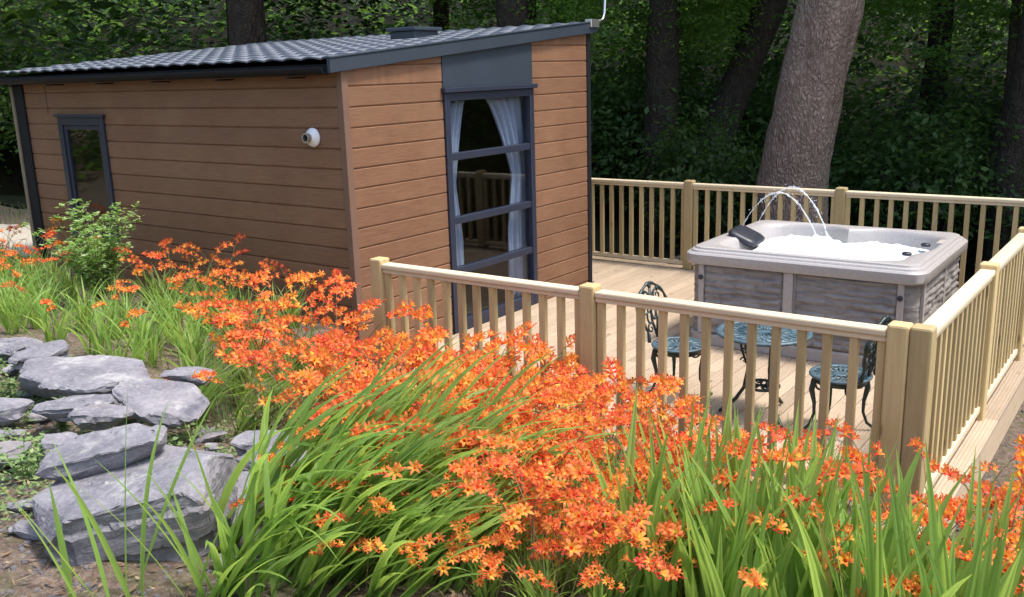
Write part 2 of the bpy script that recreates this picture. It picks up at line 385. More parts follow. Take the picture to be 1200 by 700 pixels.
mb = MB(); mb.box(-4.68, -4.62, .032, W, -.3, 2.228); mb.box(-4.62, -.042, W-.06, W-.002, -.3, 2.525)
mb.build('rear_wall', M['clad'], cabin)
# inside
mb = MB(); mb.box(-4.6, -.04, .035, W-.07, -.06, .0); mb.build('room_floor', M['floor_in'], cabin)
mb = MB(); mb.box(-2.6, -2.54, .035, W-.07, .004, 2.2); mb.build('room_wall', M['interior'], cabin)
# trims
mb = MB()
mb.box(-.04, .02, -.02, .045, -.3, 2.235); mb.build('corner_trim', M['corner'], cabin, bevel=.006)
mb = MB(); mb.box(-.04, .022, W-.045, W+.02, -.3, 2.53); mb.build('corner_trim', M['black_trim'], cabin, bevel=.004)
mb = MB(); mb.box(-4.62, -4.45, -.03, .0, -.3, 2.235); mb.build('corner_trim', M['black_trim'], cabin, bevel=.004)
mb = MB(); mb.box(-4.665, -4.622, -.045, .03, -.3, 2.235); mb.build('corner_trim', M['beige'], cabin, bevel=.006)
# roof sheet: waves along x, tile steps down the slope
mb = MB(); nx = 300; xa, xb = -4.86, .02; ya, yb = -.13, W+.09
step = .32; rows = []
y = ya
while y < yb-1e-6:
    y2 = min(y+step, yb); rows.append((y, .016)); rows.append((y2-.004, 0.0)); y = y2
for (yy, o) in rows:
    for i in range(nx+1):
        x = xa+(xb-xa)*i/nx; ph = (x-xa)/.2*2*PI
        wv = .015*abs(math.sin(ph*.5))**.8 - .001 + .003*math.sin(ph)
        mb.v.append((x, yy, roofz(yy)+.075+o+wv))
for j in range(len(rows)-1):
    for i in range(nx): mb.f.append((j*(nx+1)+i, j*(nx+1)+i+1, (j+1)*(nx+1)+i+1, (j+1)*(nx+1)+i))
mb.m = [0]*len(mb.f)
roof = mb.build('roof', M['tile'], cabin, smooth=False)
md = roof.modifiers.new('thick', 'SOLIDIFY'); md.thickness = .012; md.offset = -1
mb = MB()   # deck board of the roof
mb.add([(-4.8,-.1,roofz(-.1)), (.0,-.1,roofz(-.1)), (.0,yb-.02,roofz(yb)), (-4.8,yb-.02,roofz(yb)),
        (-4.8,-.1,roofz(-.1)+.045), (.0,-.1,roofz(-.1)+.045), (.0,yb-.02,roofz(yb)+.045), (-4.8,yb-.02,roofz(yb)+.045)],
       [(0,3,2,1),(4,5,6,7),(0,1,5,4),(1,2,6,5),(2,3,7,6),(3,0,4,7)])
mb.build('soffit', M['black_trim'], cabin)
def sloped(x0, x1, y0, y1, d0, d1):
    return MB().add([(x0,y0,roofz(y0)+d0),(x1,y0,roofz(y0)+d0),(x1,y1,roofz(y1)+d0),(x0,y1,roofz(y1)+d0),
                     (x0,y0,roofz(y0)+d1),(x1,y0,roofz(y0)+d1),(x1,y1,roofz(y1)+d1),(x0,y1,roofz(y1)+d1)],
                    [(0,3,2,1),(4,5,6,7),(0,1,5,4),(1,2,6,5),(2,3,7,6),(3,0,4,7)])
barge = sloped(.021, .055, -.15, W+.1, -.012, .085).build('barge_board', M['slate_trim'], cabin, bevel=.004)
sloped(-.02, .062, -.152, W+.102, .088, .1).build('barge_cap', M['slate_trim'], barge, bevel=.003)
# gutter
g = MB(); n = 9; lp = []
for x in (-4.85, .0):
    lp.append([(x, -.135+.052*math.cos(PI+PI*i/(n-1)), 2.235+.05*math.sin(PI+PI*i/(n-1))+.005) for i in range(n)] +
              [(x, -.135+.046*math.cos(2*PI-PI*i/(n-1)), 2.235+.044*math.sin(2*PI-PI*i/(n-1))+.006) for i in range(n)])
g.loft(lp, True, True)
gut = g.build('gutter', M['black_trim'], cabin)
for x in np.linspace(-4.5, -.35, 6):
    MB().box(x-.012, x+.012, -.195, -.03, 2.17, 2.182).build('gutter_bracket', M['black_trim'], gut)
# roof vent box
y0 = 2.05
v = MB(); v.box(-1.42, -1.1, y0, y0+.34, roofz(y0)+.08, roofz(y0)+.165); v.box(-1.45, -1.07, y0-.03, y0+.37, roofz(y0)+.166, roofz(y0)+.2)
v.build('roof_vent', M['slate_trim'], cabin, bevel=.008)
# little window on the side wall
f = MB(); e = .07
for (a, b, c, d) in ((WX0, WX0+e, WZ0, WZ1), (WX1-e, WX1, WZ0, WZ1), (WX0+e, WX1-e, WZ1-e, WZ1), (WX0+e, WX1-e, WZ0, WZ0+e)):
    f.box(a, b, -.035, .02, c, d)
fr = f.build('window', M['frame'], cabin, bevel=.004)
f = MB(); e2 = .115; e = .073
for (a, b, c, d) in ((WX0+e, WX0+e2, WZ0+e, WZ1-e), (WX1-e2, WX1-e, WZ0+e, WZ1-e), (WX0+e2, WX1-e2, WZ1-e2, WZ1-e), (WX0+e2, WX1-e2, WZ0+e, WZ0+e2)):
    f.box(a, b, -.02, .015, c, d)
f.build('sash', M['frame'], fr, bevel=.004)
MB().box(WX0-.03, WX1+.03, -.05, -.016, WZ1+.002, WZ1+.028).build('head_flashing', M['frame'], fr, bevel=.003)
MB().box(WX0+.1, WX1-.1, -.004, .006, WZ0+.1, WZ1-.1).build('pane', M['clearglass'], fr)
# glazed door in the gable
MB().add([(.0,D0,DT+.045),(.016,D0,DT+.045),(.016,D1,DT+.045),(.0,D1,DT+.045),(.0,D0,roofz(D0)-.003),(.016,D0,roofz(D0)-.003),(.016,D1,roofz(D1)-.003),(.0,D1,roofz(D1)-.003)],
         [(0,3,2,1),(4,5,6,7),(0,1,5,4),(1,2,6,5),(2,3,7,6),(3,0,4,7)]).build('head_panel', M['slate_trim'], cabin)
f = MB(); e = .065
f.box(-.05, .03, D0, D0+e, .0, DT); f.box(-.05, .03, D1-e, D1, .0, DT); f.box(-.05, .03, D0+e, D1-e, DT-e, DT); f.box(-.05, .03, D0+e, D1-e, .0, .1)
door = f.build('glazed_door', M['frame'], cabin, bevel=.005)
MB().box(-.0, .06, D0-.025, D1+.025, DT+.002, DT+.043).build('drip_sill', M['frame'], door, bevel=.006)
for z in (1.5, .965, .53):
    MB().box(-.045, .022, D0+e, D1-e, z-.03, z+.03).build('glazing_bar', M['frame'], door, bevel=.006)
MB().box(-.016, -.006, D0+e-.01, D1-e+.01, .09, DT-e+.01).build('pane', M['clearglass'], door)
# flue vent on the side wall (axis -y)
vx, vz = -.32, 1.742
def disc_y(mb, prof, n=24, mi=0):
    return mb.loft([[(vx+r*math.cos(2*PI*j/n), -yy, vz+r*math.sin(2*PI*j/n)) for j in range(n)] for r, yy in prof], True, True, mi)
vn = disc_y(MB(), [(.07,.012),(.072,.022),(.064,.036),(.046,.044),(.04,.046),(.038,.06)]).build('flue_vent', M['white'], cabin, smooth=True)
disc_y(MB(), [(.033,.05),(.033,.085),(.036,.087),(.036,.098),(.027,.098),(.027,.07)]).build('flue_pipe', M['metal'], vn, smooth=False)
disc_y(MB(), [(.0268,.075),(.0268,.0755)]).build('flue_mouth', M['black_trim'], vn)
# aerial
a = MB(); a.tube([(.03,W+.06,2.63),(.03,W+.2,2.64),(.03,W+.25,2.66),(.03,W+.28,2.72),(.03,W+.3,2.95),(.03,W+.3,3.15)], .013, 8)
ae = a.build('aerial', M['metal'], cabin, smooth=True)
a = MB(); a.tube([(-.2,W+.3,2.97),(.75,W+.3,2.97)], .008, 6)
for i in range(7): a.tube([(-.1+i*.13,W+.2,2.97),(-.1+i*.13,W+.4,2.97)], .004, 6)
a.build('aerial_bar', M['metal'], ae)
MB().box(.0, .075, W-.05, W+.105, roofz(W)+.04, roofz(W)+.12).build('aerial_bracket', M['metal'], ae, bevel=.006)
# curtains (hang inside the door)
def curtain(ytop0, ytop1, ymid0, ymid1, ybot0, ybot1, label):
    b = MB(); nu, nz = 40, 30
    for j in range(nz+1):
        z = 1.97-1.9*j/nz
        if z > 1.25:
            t = ((1.97-z)/.72)**.75; c0 = ytop0+(ymid0-ytop0)*t; c1 = ytop1+(ymid1-ytop1)*t
        else:
            t = min(1, (1.25-z)/.5); c0 = ymid0+(ybot0-ymid0)*t; c1 = ymid1+(ybot1-ymid1)*t
        for i in range(nu+1):
            u = i/nu; wv = .022*math.sin(u*2*PI*6+.5*math.sin(z*2)) + .01*math.sin(u*17+z*1.3)
            b.v.append((-.12+wv, c0+(c1-c0)*u, z))
    b.f = [(j*(nu+1)+i, j*(nu+1)+i+1, (j+1)*(nu+1)+i+1, (j+1)*(nu+1)+i) for j in range(nz) for i in range(nu)]; b.m = [0]*len(b.f)
    o = b.build('curtain', M['curtain'], smooth=True); m = o.modifiers.new('thick', 'SOLIDIFY'); m.thickness = .004
    return tag(o, label, 'curtain', 'curtains inside the glazed door')
curtain(D0-.06, D0+.45, D0-.06, D0+.27, D0-.06, D0+.34, 'narrow pale curtain at the door jamb nearer the wall vent')
curtain(D1-.56, D1+.12, D1-.2, D1+.12, D1-.29, D1+.12, 'wide pale curtain sweeping to the door jamb nearer the aerial')

# ------------------------------------------------------------------ deck
DX0, DX1, DY0, DY1 = .024, 4.2, -.52, 4.62
deck = thing('deck', 'pale timber deck of narrow grooved boards around the hot tub', 'deck', (0,0,0))
b = MB(); bw = .116; x = DX0; rr = random.Random(3)
while x < DX1-.03:
    x2 = min(x+bw, DX1); dz = rr.uniform(-.0015, .0015); ng = 5
    prof = [(x+.0025, -.028), (x+.0025, -.004), (x+.006, 0)]
    for g_ in range(ng):
        c = x+.006+(x2-x-.012)*(g_+.5)/ng; prof += [(c-.006, 0), (c-.003, -.0035), (c+.003, -.0035), (c+.006, 0)]
    prof += [(x2-.006, 0), (x2-.0025, -.004), (x2-.0025, -.028)]
    cut = rr.choice([1.2, 2.4, 3.3]) + rr.uniform(-.1,.1)
    for (ya_, yb_) in ((DY0, cut-.0015), (cut+.0015, DY1)):
        b.loft([[(px, ya_, pz+dz) for px, pz in prof][::-1], [(px, yb_, pz+dz) for px, pz in prof][::-1]], True, True)
    x = x2
b.build('deck_boards', M['deck'], deck)
for k in range(9):
    xa_ = DX0-(k+1)*bw; b2 = MB(); b2.box(xa_+.0025, xa_+bw-.0025, W+.06, DY1, -.028, 0); b2.build('deck_boards', M['deck'], deck, bevel=.003)
MB().box(DX1-.034, DX1-.004, DY0+.002, DY1-.002, -.235, -.0295).build('fascia_board', M['fascia'], deck, bevel=.003)
MB().box(DX0+.4, DX1-.036, DY0+.004, DY0+.034, -.235, -.0295).build('fascia_board', M['railx'], deck, bevel=.003)
j = MB()
for yy in np.arange(DY0+.4, DY1, .45): j.box(DX0+.02, DX1-.04, yy, yy+.045, -.2, -.0295)
for xx in (.4, 2.2, 4.0):
    for yy in (.2, 2.2, 4.4): j.box(xx-.05, xx+.05, yy-.05, yy+.05, -.75, -.2)
j.build('joists', M['fascia'], deck)

# ------------------------------------------------------------------ balustrades
HR, PS = .95, .05
YF, X1, X2, X3 = -.36, .617, 2.275, 3.97
YB = 4.45
def fence(name_label, cat, pts, axis, const, x_posts, b_between, ends=None, boxpost=None):
    """axis 0: runs along x at y=const; axis 1: along y at x=const"""
    t = thing('balustrade', name_label, cat, (0,0,0), 0, 'timber balustrades round the deck')
    def bx(m, a0, a1, c0, c1, z0, z1):
        return m.box(a0, a1, c0, c1, z0, z1) if axis == 0 else m.box(c0, c1, a0, a1, z0, z1)
    for p in x_posts:
        m = MB(); bx(m, p-PS, p+PS, const-PS, const+PS, -.22 if axis == 1 else .0, HR+.03)
        m.build('post', M['post'], t, bevel=.012)
    rm = M['railx'] if axis == 0 else M['raily']
    spans = list(zip(x_posts[:-1], x_posts[1:]))
    if ends:
        if ends[0] is not None: spans.insert(0, (ends[0]-PS, x_posts[0]))
        if ends[1] is not None: spans.append((x_posts[-1], ends[1]+PS))
    for (p, q) in spans:
        a0, a1 = p+PS+.001, q-PS-.001
        m = MB(); bx(m, a0, a1, const-.043, const+.043, HR-.036, HR); m.build('top_rail', rm, t, bevel=.009)
        m = MB(); bx(m, a0, a1, const-.03, const+.03, HR-.063, HR-.037); m.build('top_rail', rm, t, bevel=.004)
        m = MB(); bx(m, a0, a1, const-.03, const+.03, .05, .09); m.build('bottom_rail', rm, t, bevel=.004)
        n = max(2, round((a1-a0)/b_between))
        for i in range(n+1):
            c = a0+.022+(a1-a0-.044)*i/n; j_ = rnd.uniform(-.004,.004)
            m = MB(); bx(m, c-.02+j_, c+.02+j_, const-.02, const+.02, .091, HR-.064); m.build('baluster', M['post'], t, bevel=.003)
    return t
fence('timber balustrade behind the orange flowers, between the cabin corner and the double corner post', 'balustrade', None, 0, YF, [X1, X2, X3], .132)
fence('timber balustrade beyond the hot tub, in front of the dark trees', 'balustrade', None, 0, YB, [-.95, .606, 2.225, 3.97], .138)
XR = 4.0715
fence('timber balustrade along the open outer edge of the deck, beside the dark slope', 'balustrade', None, 1, XR, [YF+.004, 1.28, 2.70, YB-.105], .132)

# ------------------------------------------------------------------ hot tub
TX, TY, TW, TD, TH = 1.787, 1.85, 1.80, 1.60, .79
tub = thing('hot_tub', 'grey hot tub with stone-effect side panels, full of white foam', 'hot tub', (TX, TY, 0), .008)
def rrect(x0, x1, y0, y1, r, z, k=10, sub=12):
    pts = []
    cs = [(x1-r, y1-r, 0), (x0+r, y1-r, PI/2), (x0+r, y0+r, PI), (x1-r, y0+r, 1.5*PI)]
    for i, (cx, cy, a0) in enumerate(cs):
        arc = [(cx+r*math.cos(a0+PI/2*j/k), cy+r*math.sin(a0+PI/2*j/k)) for j in range(k+1)]
        pts += arc
        nx_ = cs[(i+1)%4]; q = (nx_[0]+r*math.cos(nx_[2]), nx_[1]+r*math.sin(nx_[2]))
        for j in range(1, sub): pts.append((arc[-1][0]+(q[0]-arc[-1][0])*j/sub, arc[-1][1]+(q[1]-arc[-1][1])*j/sub))
    return [(x, y, z) for x, y in pts]
def rr_off(o, z, r=.13): return rrect(o, TW-o, o, TD-o, max(.03, r-o*.5), z)
base_loop = rr_off(0, 0)
cen = (TW/2, TD/2)
def basin(scale, z):
    pts = []
    for (x, y, _) in base_loop:
        u, v_ = (x-cen[0])/(TW/2), (y-cen[1])/(TD/2)
        a = math.atan2(v_, u); m = max(abs(u), abs(v_))
        px, py = u/m if m else 0, v_/m if m else 0
        # superellipse direction radius
        ca, sa = math.cos(a), math.sin(a); rad = (abs(ca)**4+abs(sa)**4)**(-.25)
        bx, by = rad*ca, rad*sa
        fx = 1-.105; fy = 1-.115
        X, Y = bx*fx, by*fy
        if Y > .2: Y -= .22*math.exp(-((X-.02)/.15)**2)*(Y)          # divider in the rear edge
        if X < -.3: X += .17*math.exp(-((Y+.05)/.5)**2)              # lounger headrest on the left
        if X > .3: X -= .10*math.exp(-((Y+.45)/.22)**2)
        pts.append((cen[0]+X*scale*TW/2, cen[1]+Y*scale*TD/2, z))
    return pts
sh = MB()
loops = [rr_off(.028,.665), rr_off(.0,.66), rr_off(-.008,.672), rr_off(-.008,.735), rr_off(.004,.748), rr_off(.02,.75), rr_off(.024,.762), rr_off(.036,.77), rr_off(.045,.771), rr_off(.05,.784), rr_off(.064,.79), rr_off(.09,.79)]
bl = basin(1.0, .785)
def lerp(a, b, t, z): return [(p[0]+(q[0]-p[0])*t, p[1]+(q[1]-p[1])*t, z) for p, q in zip(a, b)]
loops += [lerp(loops[-1], bl, .5, .789), lerp(loops[-1], bl, .9, .787), basin(.985,.772), basin(.97,.745), basin(.95,.68), basin(.925,.6), basin(.9,.5), basin(.8,.42), basin(.5,.4)]
sh.loft(loops, False, True)
shell = sh.build('shell', M['tubshell'], tub, smooth=True); shell.data.set_sharp_from_angle(angle=R(38))
# headrest pillow
pil = MB()
pb = []
for (z, s) in ((0,.9),(.02,1),(.04,.96),(.052,.8)):
    pb.append([(.0+p[0]*s, p[1]*s, z) for p in [(q[0]-.09, q[1]-.14, 0) for q in rrect(0,.18,0,.28,.05,0,5,4)]])
pil.loft(pb, True, True)
po = pil.build('headrest', M['pillow'], shell, smooth=True); po.scale = (1.45,1.35,1.1); po.location = (.215,.76,.748); po.rotation_euler = (0, R(24), R(6))
# topside control, cup caps
c = MB(); c.box(0,.05,0,.16,0,.012); o = c.build('control_panel', M['tubtrim'], shell, bevel=.005); o.location = (TW-.13, .95, .788)
for (x_, y_) in ((TW-.26,.62),(TW-.22,1.05)):
    c = MB(); c.lathe([(.034,0),(.036,.012),(.03,.022),(.012,.024)], 0, 0, 20); o = c.build('diverter_cap', M['pillow'], shell, smooth=True); o.location = (x_, y_, .748)
# cabinet
cb = MB(); cb.loft([rr_off(.05,.0), rr_off(.05,.66)], True, True); cab = cb.build('cabinet', M['tubtrim'], tub, smooth=False)
kick = MB(); kick.loft([rr_off(.026,.004), rr_off(.026,.085), rr_off(.034,.095), rr_off(.046,.097)], True, False); kick.build('plinth', M['tubtrim'], tub)
def stone_panel(p0, p1, nrm, z0, z1, seed):
    """stacked-stone relief moulded in a panel"""
    b_ = MB(); nu = max(8, int((Vector(p1)-Vector(p0)).length/.012)); nz = 44; rs = random.Random(seed)
    rows_ = [0]; 
    while rows_[-1] < 1: rows_.append(rows_[-1]+rs.uniform(.07,.13))
    cuts = []
    for r_ in rows_:
        c_ = [0]
        while c_[-1] < 3: c_.append(c_[-1]+rs.uniform(.14,.34))
        cuts.append((c_, [rs.uniform(0,1) for _ in c_]))
    for k in range(nz+1):
        v_ = k/nz
        for i in range(nu+1):
            u = i/nu; P = Vector(p0).lerp(Vector(p1), u); s_ = u*(Vector(p1)-Vector(p0)).length
            ri = max(a for a in range(len(rows_)) if rows_[a] <= v_+.02*math.sin(s_*9+seed)+1e-9) if v_ > .03 else 0
            c_, h_ = cuts[ri]; ci = max(a for a in range(len(c_)) if c_[a] <= s_+1e-9)
            ed = 0 if (i in (0,nu) or k in (0,nz)) else 1
            jn = min(abs(v_-rows_[ri])*(z1-z0), abs((rows_[ri+1] if ri+1 < len(rows_) else 1)-v_)*(z1-z0), abs(s_-c_[ci]))
            off = .004+ed*(.002+(.008+.018*h_[ci])*min(1, jn/.014)+.010*fbm(s_, v_, seed, 9))
            b_.v.append((P.x+nrm[0]*off, P.y+nrm[1]*off, z0+(z1-z0)*v_))
    b_.f = [(k*(nu+1)+i, k*(nu+1)+i+1, (k+1)*(nu+1)+i+1, (k+1)*(nu+1)+i) for k in range(nz) for i in range(nu)]; b_.m = [0]*len(b_.f)
    return b_
e = .05
for (a, b_, nn) in (((.17,e),(.80,e),(0,-1)), ((.90,e),(TW-.17,e),(0,-1)), ((TW-e,.2),(TW-e,.82),(1,0)), ((TW-e,.9),(TW-e,TD-.2),(1,0)), ((e,.82),(e,.2),(-1,0)), ((e,TD-.2),(e,.9),(-1,0))):
    stone_panel(a, b_, nn, .1, .655, hash(a) % 97).build('side_panel', M['tubpanel'], tub, smooth=True)
for (cx, cy, a0) in ((.05+.105, .05+.105, PI), (TW-.155, .155, 1.5*PI), (TW-.155, TD-.155, 0), (.155, TD-.155, .5*PI)):
    b_ = MB(); nz = 30; nu = 12; sd = int(cx*10+cy*7)
    for k in range(nz+1):
        for i in range(nu+1):
            q = a0+PI/2*i/nu; rr_ = .108+.012*max(0, fbm(q, k*.35, sd, 2.5))
            b_.v.append((cx+rr_*math.cos(q), cy+rr_*math.sin(q), .1+.555*k/nz))
    b_.f = [(k*(nu+1)+i, k*(nu+1)+i+1, (k+1)*(nu+1)+i+1, (k+1)*(nu+1)+i) for k in range(nz) for i in range(nu)]; b_.m = [0]*len(b_.f)
    b_.build('corner_panel', M['tubpanel'], tub, smooth=True)
for (x_, y_, ax) in ((.15,e,0), (.85,e,0), (TW-.15,e,0), (TW-e,.86,1), (TW-e,.18,1)):
    m = MB(); h_ = .035 if x_ == .85 else .022
    if ax == 0: m.box(x_-h_, x_+h_, y_-.03, y_-.003, .098, .658)
    else: m.box(x_+.003, x_+.03, y_-h_, y_+h_, .098, .658)
    st = m.build('panel_strip', M['tubtrim'], tub, bevel=.005)
    if x_ != .85 and ax == 0:
        kn = MB(); kn.loft([[(x_+r_*math.cos(2*PI*q/14), y_-.03-d_, .555+r_*math.sin(2*PI*q/14)) for q in range(14)] for r_, d_ in ((.02,0),(.02,.012),(.014,.018))], False, True)
        kn.build('panel_lock', M['pillow'], st, smooth=True)
# foaming water
wt = MB(); n_, m_ = len(base_loop), 48
ring = basin(.945, .66)
for k in range(m_+1):
    t_ = k/m_
    for p in ring:
        x_ = cen[0]+(p[0]-cen[0])*t_; y_ = cen[1]+(p[1]-cen[1])*t_
        env = 1-t_**6
        gx_ = TX+x_; gy_ = TY+y_
        foam = .075*max(0, fbm(gx_, gy_, 1, 3.2)+.25) + .05*abs(fbm(gx_, gy_, 5, 8)) + .022*abs(fbm(gx_, gy_, 8, 22))
        wt.v.append((TX+x_, TY+y_, .662+env*foam*1.2))
wt.f = [(k*n_+j, k*n_+(j+1)%n_, (k+1)*n_+(j+1)%n_, (k+1)*n_+j) for k in range(m_) for j in range(n_)]; wt.m = [0]*len(wt.f)
tag(wt.build('foaming_water', M['foam'], smooth=True), 'white churning foam filling the hot tub', 'water', kind='stuff')
def arc(p0, p1, h, label, seed):
    rs = random.Random(seed); p0, p1 = Vector(p0), Vector(p1); pts = []; rad = []
    for i in range(41):
        t = i/40; p = p0.lerp(p1, t); p.z += h*4*t*(1-t); p += Vector((rs.uniform(-1,1), rs.uniform(-1,1), rs.uniform(-1,1)))*.004*t
        pts.append(p); rad.append(max(.0015, .0055+.003*t+rs.uniform(-.004,.003)))
    m = MB(); m.tube(pts, rad, 7)
    for k in range(40):
        t = rs.uniform(.15, 1); p = p0.lerp(p1, t); p.z += h*4*t*(1-t); p += Vector((rs.gauss(0,.018), rs.gauss(0,.018), rs.gauss(0,.02)))
        m.tube([p-Vector((0,0,.005)), p, p+Vector((0,0,.005))], [.001,.004,.001], 5)
    return tag(m.build('water_jet', M['stream'], smooth=True), label, 'water jet', 'water jets arching over the hot tub')
arc((1.90, 2.72, .79), (2.55, 2.86, .70), .38, 'lower arching water jet that starts beside the dark headrest', 1)
arc((1.90, 3.12, .79), (2.62, 2.92, .70), .40, 'higher arching water jet that crosses the leaning tree trunk', 2)

# ------------------------------------------------------------------ bistro set
def ellipse_ring(m, c, ax, ay, ra, rb, rad, n=22, t0=0, t1=2*PI, sides=6):
    c, ax, ay = Vector(c), Vector(ax), Vector(ay)
    m.tube([c+ax*ra*math.cos(t0+(t1-t0)*i/n)+ay*rb*math.sin(t0+(t1-t0)*i/n) for i in range(n+1)], rad, sides)
def scroll(m, c, ax, ay, r, turns, rad, a0=0, s=1):
    c, ax, ay = Vector(c), Vector(ax), Vector(ay); n = int(18*turns)
    pts = [c+(ax*math.cos(a0+s*2*PI*turns*i/n)+ay*math.sin(a0+s*2*PI*turns*i/n))*r*(1-.82*i/n) for i in range(n+1)]
    m.tube(pts, [rad*(1-.35*i/n) for i in range(n+1)], 6)
def cast_seat():
    """pierced round plate: rim, petals and hub"""
    m = MB(); z = .36; n = 40
    m.lathe([(.150,z),(.178,z-.004),(.182,z+.004),(.178,z+.011),(.150,z+.010),(.150,z)], 0, 0, n, c0=False, c1=False)
    m.lathe([(.03,z),(.05,z),(.05,z+.01),(.03,z+.011)], 0, 0, n)
    for k in range(16):
        a = 2*PI*k/16; d = Vector((math.cos(a), math.sin(a), 0)); t = Vector((-d.y, d.x, 0))
        m.tube([d*.048+Vector((0,0,z+.005)), d*.1+t*.012+Vector((0,0,z+.006)), d*.152+Vector((0,0,z+.005))], [.007,.010,.007], 6)
        ellipse_ring(m, d*.128+t*.026+Vector((0,0,z+.005)), d, t, .02, .012, .0045, 10, sides=5)
    m.lathe([(.092,z),(.106,z),(.106,z+.009),(.092,z+.009),(.092,z)], 0, 0, n, c0=False, c1=False)
    return m
def cast_back():
    m = MB(); X = -.165; ay = Vector((0,1,0)); az = Vector((-.22,0,1)).normalized()
    c0 = Vector((X,0,.37))
    def P(y_, h): return c0+ay*y_+az*h
    # outer outline: waisted shield with arched crest
    out = []
    for s in (-1, 1):
        side = [P(s*.10,0), P(s*.095,.06), P(s*.12,.12), P(s*.158,.19), P(s*.165,.25), P(s*.14,.31), P(s*.09,.355), P(s*.04,.385), P(0,.395)]
        sm = []
        for i in range(len(side)-1):
            p_, q_ = side[i], side[i+1]
            a_ = side[max(0,i-1)]; b_ = side[min(len(side)-1,i+2)]
            for k in range(4):
                t = k/4; sm.append(.5*((2*p_)+(q_-a_)*t+(2*a_-5*p_+4*q_-b_)*t*t+(3*p_-a_-3*q_+b_)*t**3))
        sm.append(side[-1]); m.tube(sm, [.011+.003*math.sin(i*.9) for i in range(len(sm))], 7)
        scroll(m, P(s*.065,.30), ay*s, az, .045, 1.3, .008, PI/2)
        scroll(m, P(s*.09,.215), ay*s, az, .05, 1.4, .008, -PI/3)
        scroll(m, P(s*.055,.09), ay*s, az, .042, 1.2, .008, PI, -1)
        m.tube([P(0,.02), P(s*.03,.14), P(s*.02,.25), P(0,.37)], [.01,.009,.009,.008], 6)
        ellipse_ring(m, P(s*.05,.165), ay, az, .026, .04, .007, 14)
    ellipse_ring(m, P(0,.20), ay, az, .024, .055, .008, 16)
    for s in (-1,0,1):       # leaf bosses
        q = P(s*.075,.345 if s else .372); m.tube([q-az*.02, q, q+az*.022], [.004,.016,.004], 6)
    return m
def cab_leg(a, r0=.145, r1=.225, z=.36):
    d = Vector((math.cos(a), math.sin(a), 0)); m = MB()
    pr = [(r0-.02,z), (r0+.012,z-.03), (r0+.024,z-.085), (r0+.005,z-.17), (r0+.004,z-.24), (r0+.03,z-.31), (r1,z-.352), (r1+.012,z-.347)]
    m.tube([d*r_+Vector((0,0,max(.008,zz))) for r_, zz in pr], [.016,.02,.018,.012,.0095,.009,.010,.008], 8)
    t = Vector((0,0,1)); scroll(m, d*(r0-.035)+Vector((0,0,z-.06)), d, t, .035, 1.1, .007, 0, -1)
    return m
def chair(label, loc, rz):
    t = thing('garden_chair', label, 'chair', loc, rz, 'cast metal chairs at the bistro table')
    cast_seat().build('seat', M['irontop'], t, smooth=True)
    ap = MB(); ap.lathe([(.148,.32),(.152,.32),(.152,.358),(.148,.358),(.148,.32)], 0, 0, 40, c0=False, c1=False)
    ap.build('apron', M['iron'], t, smooth=True)
    cast_back().build('backrest', M['iron'], t, smooth=True)
    for a in (R(45), R(-45), R(135), R(-135)): cab_leg(a).build('leg', M['iron'], t, smooth=True)
    return t
chair('dark green cast chair at the table, its back towards the cabin door', (2.335, .67, 0), R(-8))
chair('dark green cast chair between the table and the outer balustrade', (3.43, .60, 0), R(172))
tb = thing('bistro_table', 'small round verdigris cast metal table in front of the hot tub', 'table', (2.94, .62, 0))
m = MB(); TZ = .55
m.lathe([(.25,TZ-.006),(.285,TZ-.012),(.295,TZ-.004),(.292,TZ+.008),(.278,TZ+.010),(.25,TZ+.006),(.25,TZ-.006)], 0, 0, 48, c0=False, c1=False)
m.lathe([(.05,TZ-.004),(.255,TZ-.004),(.255,TZ+.003),(.05,TZ+.003)], 0, 0, 48)
for k in range(24):
    a = 2*PI*k/24; d = Vector((math.cos(a), math.sin(a), 0)); t_ = Vector((-d.y, d.x, 0))
    ellipse_ring(m, d*.2+Vector((0,0,TZ+.004)), d, t_, .035, .02, .005, 10, sides=5)
    m.tube([d*.05+Vector((0,0,TZ+.004)), d*.1+t_*.01+Vector((0,0,TZ+.005)), d*.155+Vector((0,0,TZ+.004))], .006, 5)
m.build('tabletop', M['irontop'], tb, smooth=True)
for a in (R(200), R(320), R(80)):
    d = Vector((math.cos(a), math.sin(a), 0)); t_ = Vector((-d.y, d.x, 0)); m = MB()
    pr = [(.13,.54),(.10,.44),(.085,.33),(.10,.24),(.11,.18),(.16,.1),(.245,.02),(.262,.012)]
    m.tube([d*r_+Vector((0,0,zz)) for r_, zz in pr], [.013,.012,.011,.012,.012,.012,.013,.009], 8)
    m.tube([d*(.15)+Vector((0,0,.53)), d*.13+Vector((0,0,.43)), d*.1+Vector((0,0,.34))], .008, 6)
    for z_ in (.48,.42,.36): scroll(m, d*.115+Vector((0,0,z_)), d, Vector((0,0,1)), .022, 1, .005)
    m.build('leg', M['iron'], tb, smooth=True)
m = MB(); ellipse_ring(m, (0,0,.2), (1,0,0), (0,1,0), .105, .105, .010, 36)
for k in range(6):
    a = 2*PI*k/6; d = Vector((math.cos(a), math.sin(a), 0)); m.tube([Vector((0,0,.2)), d*.1+Vector((0,0,.2))], .007, 6)
    scroll(m, d*.06+Vector((0,0,.203)), d, Vector((-d.y,d.x,0)), .03, 1, .006)
m.build('ring_shelf', M['iron'], tb, smooth=True)
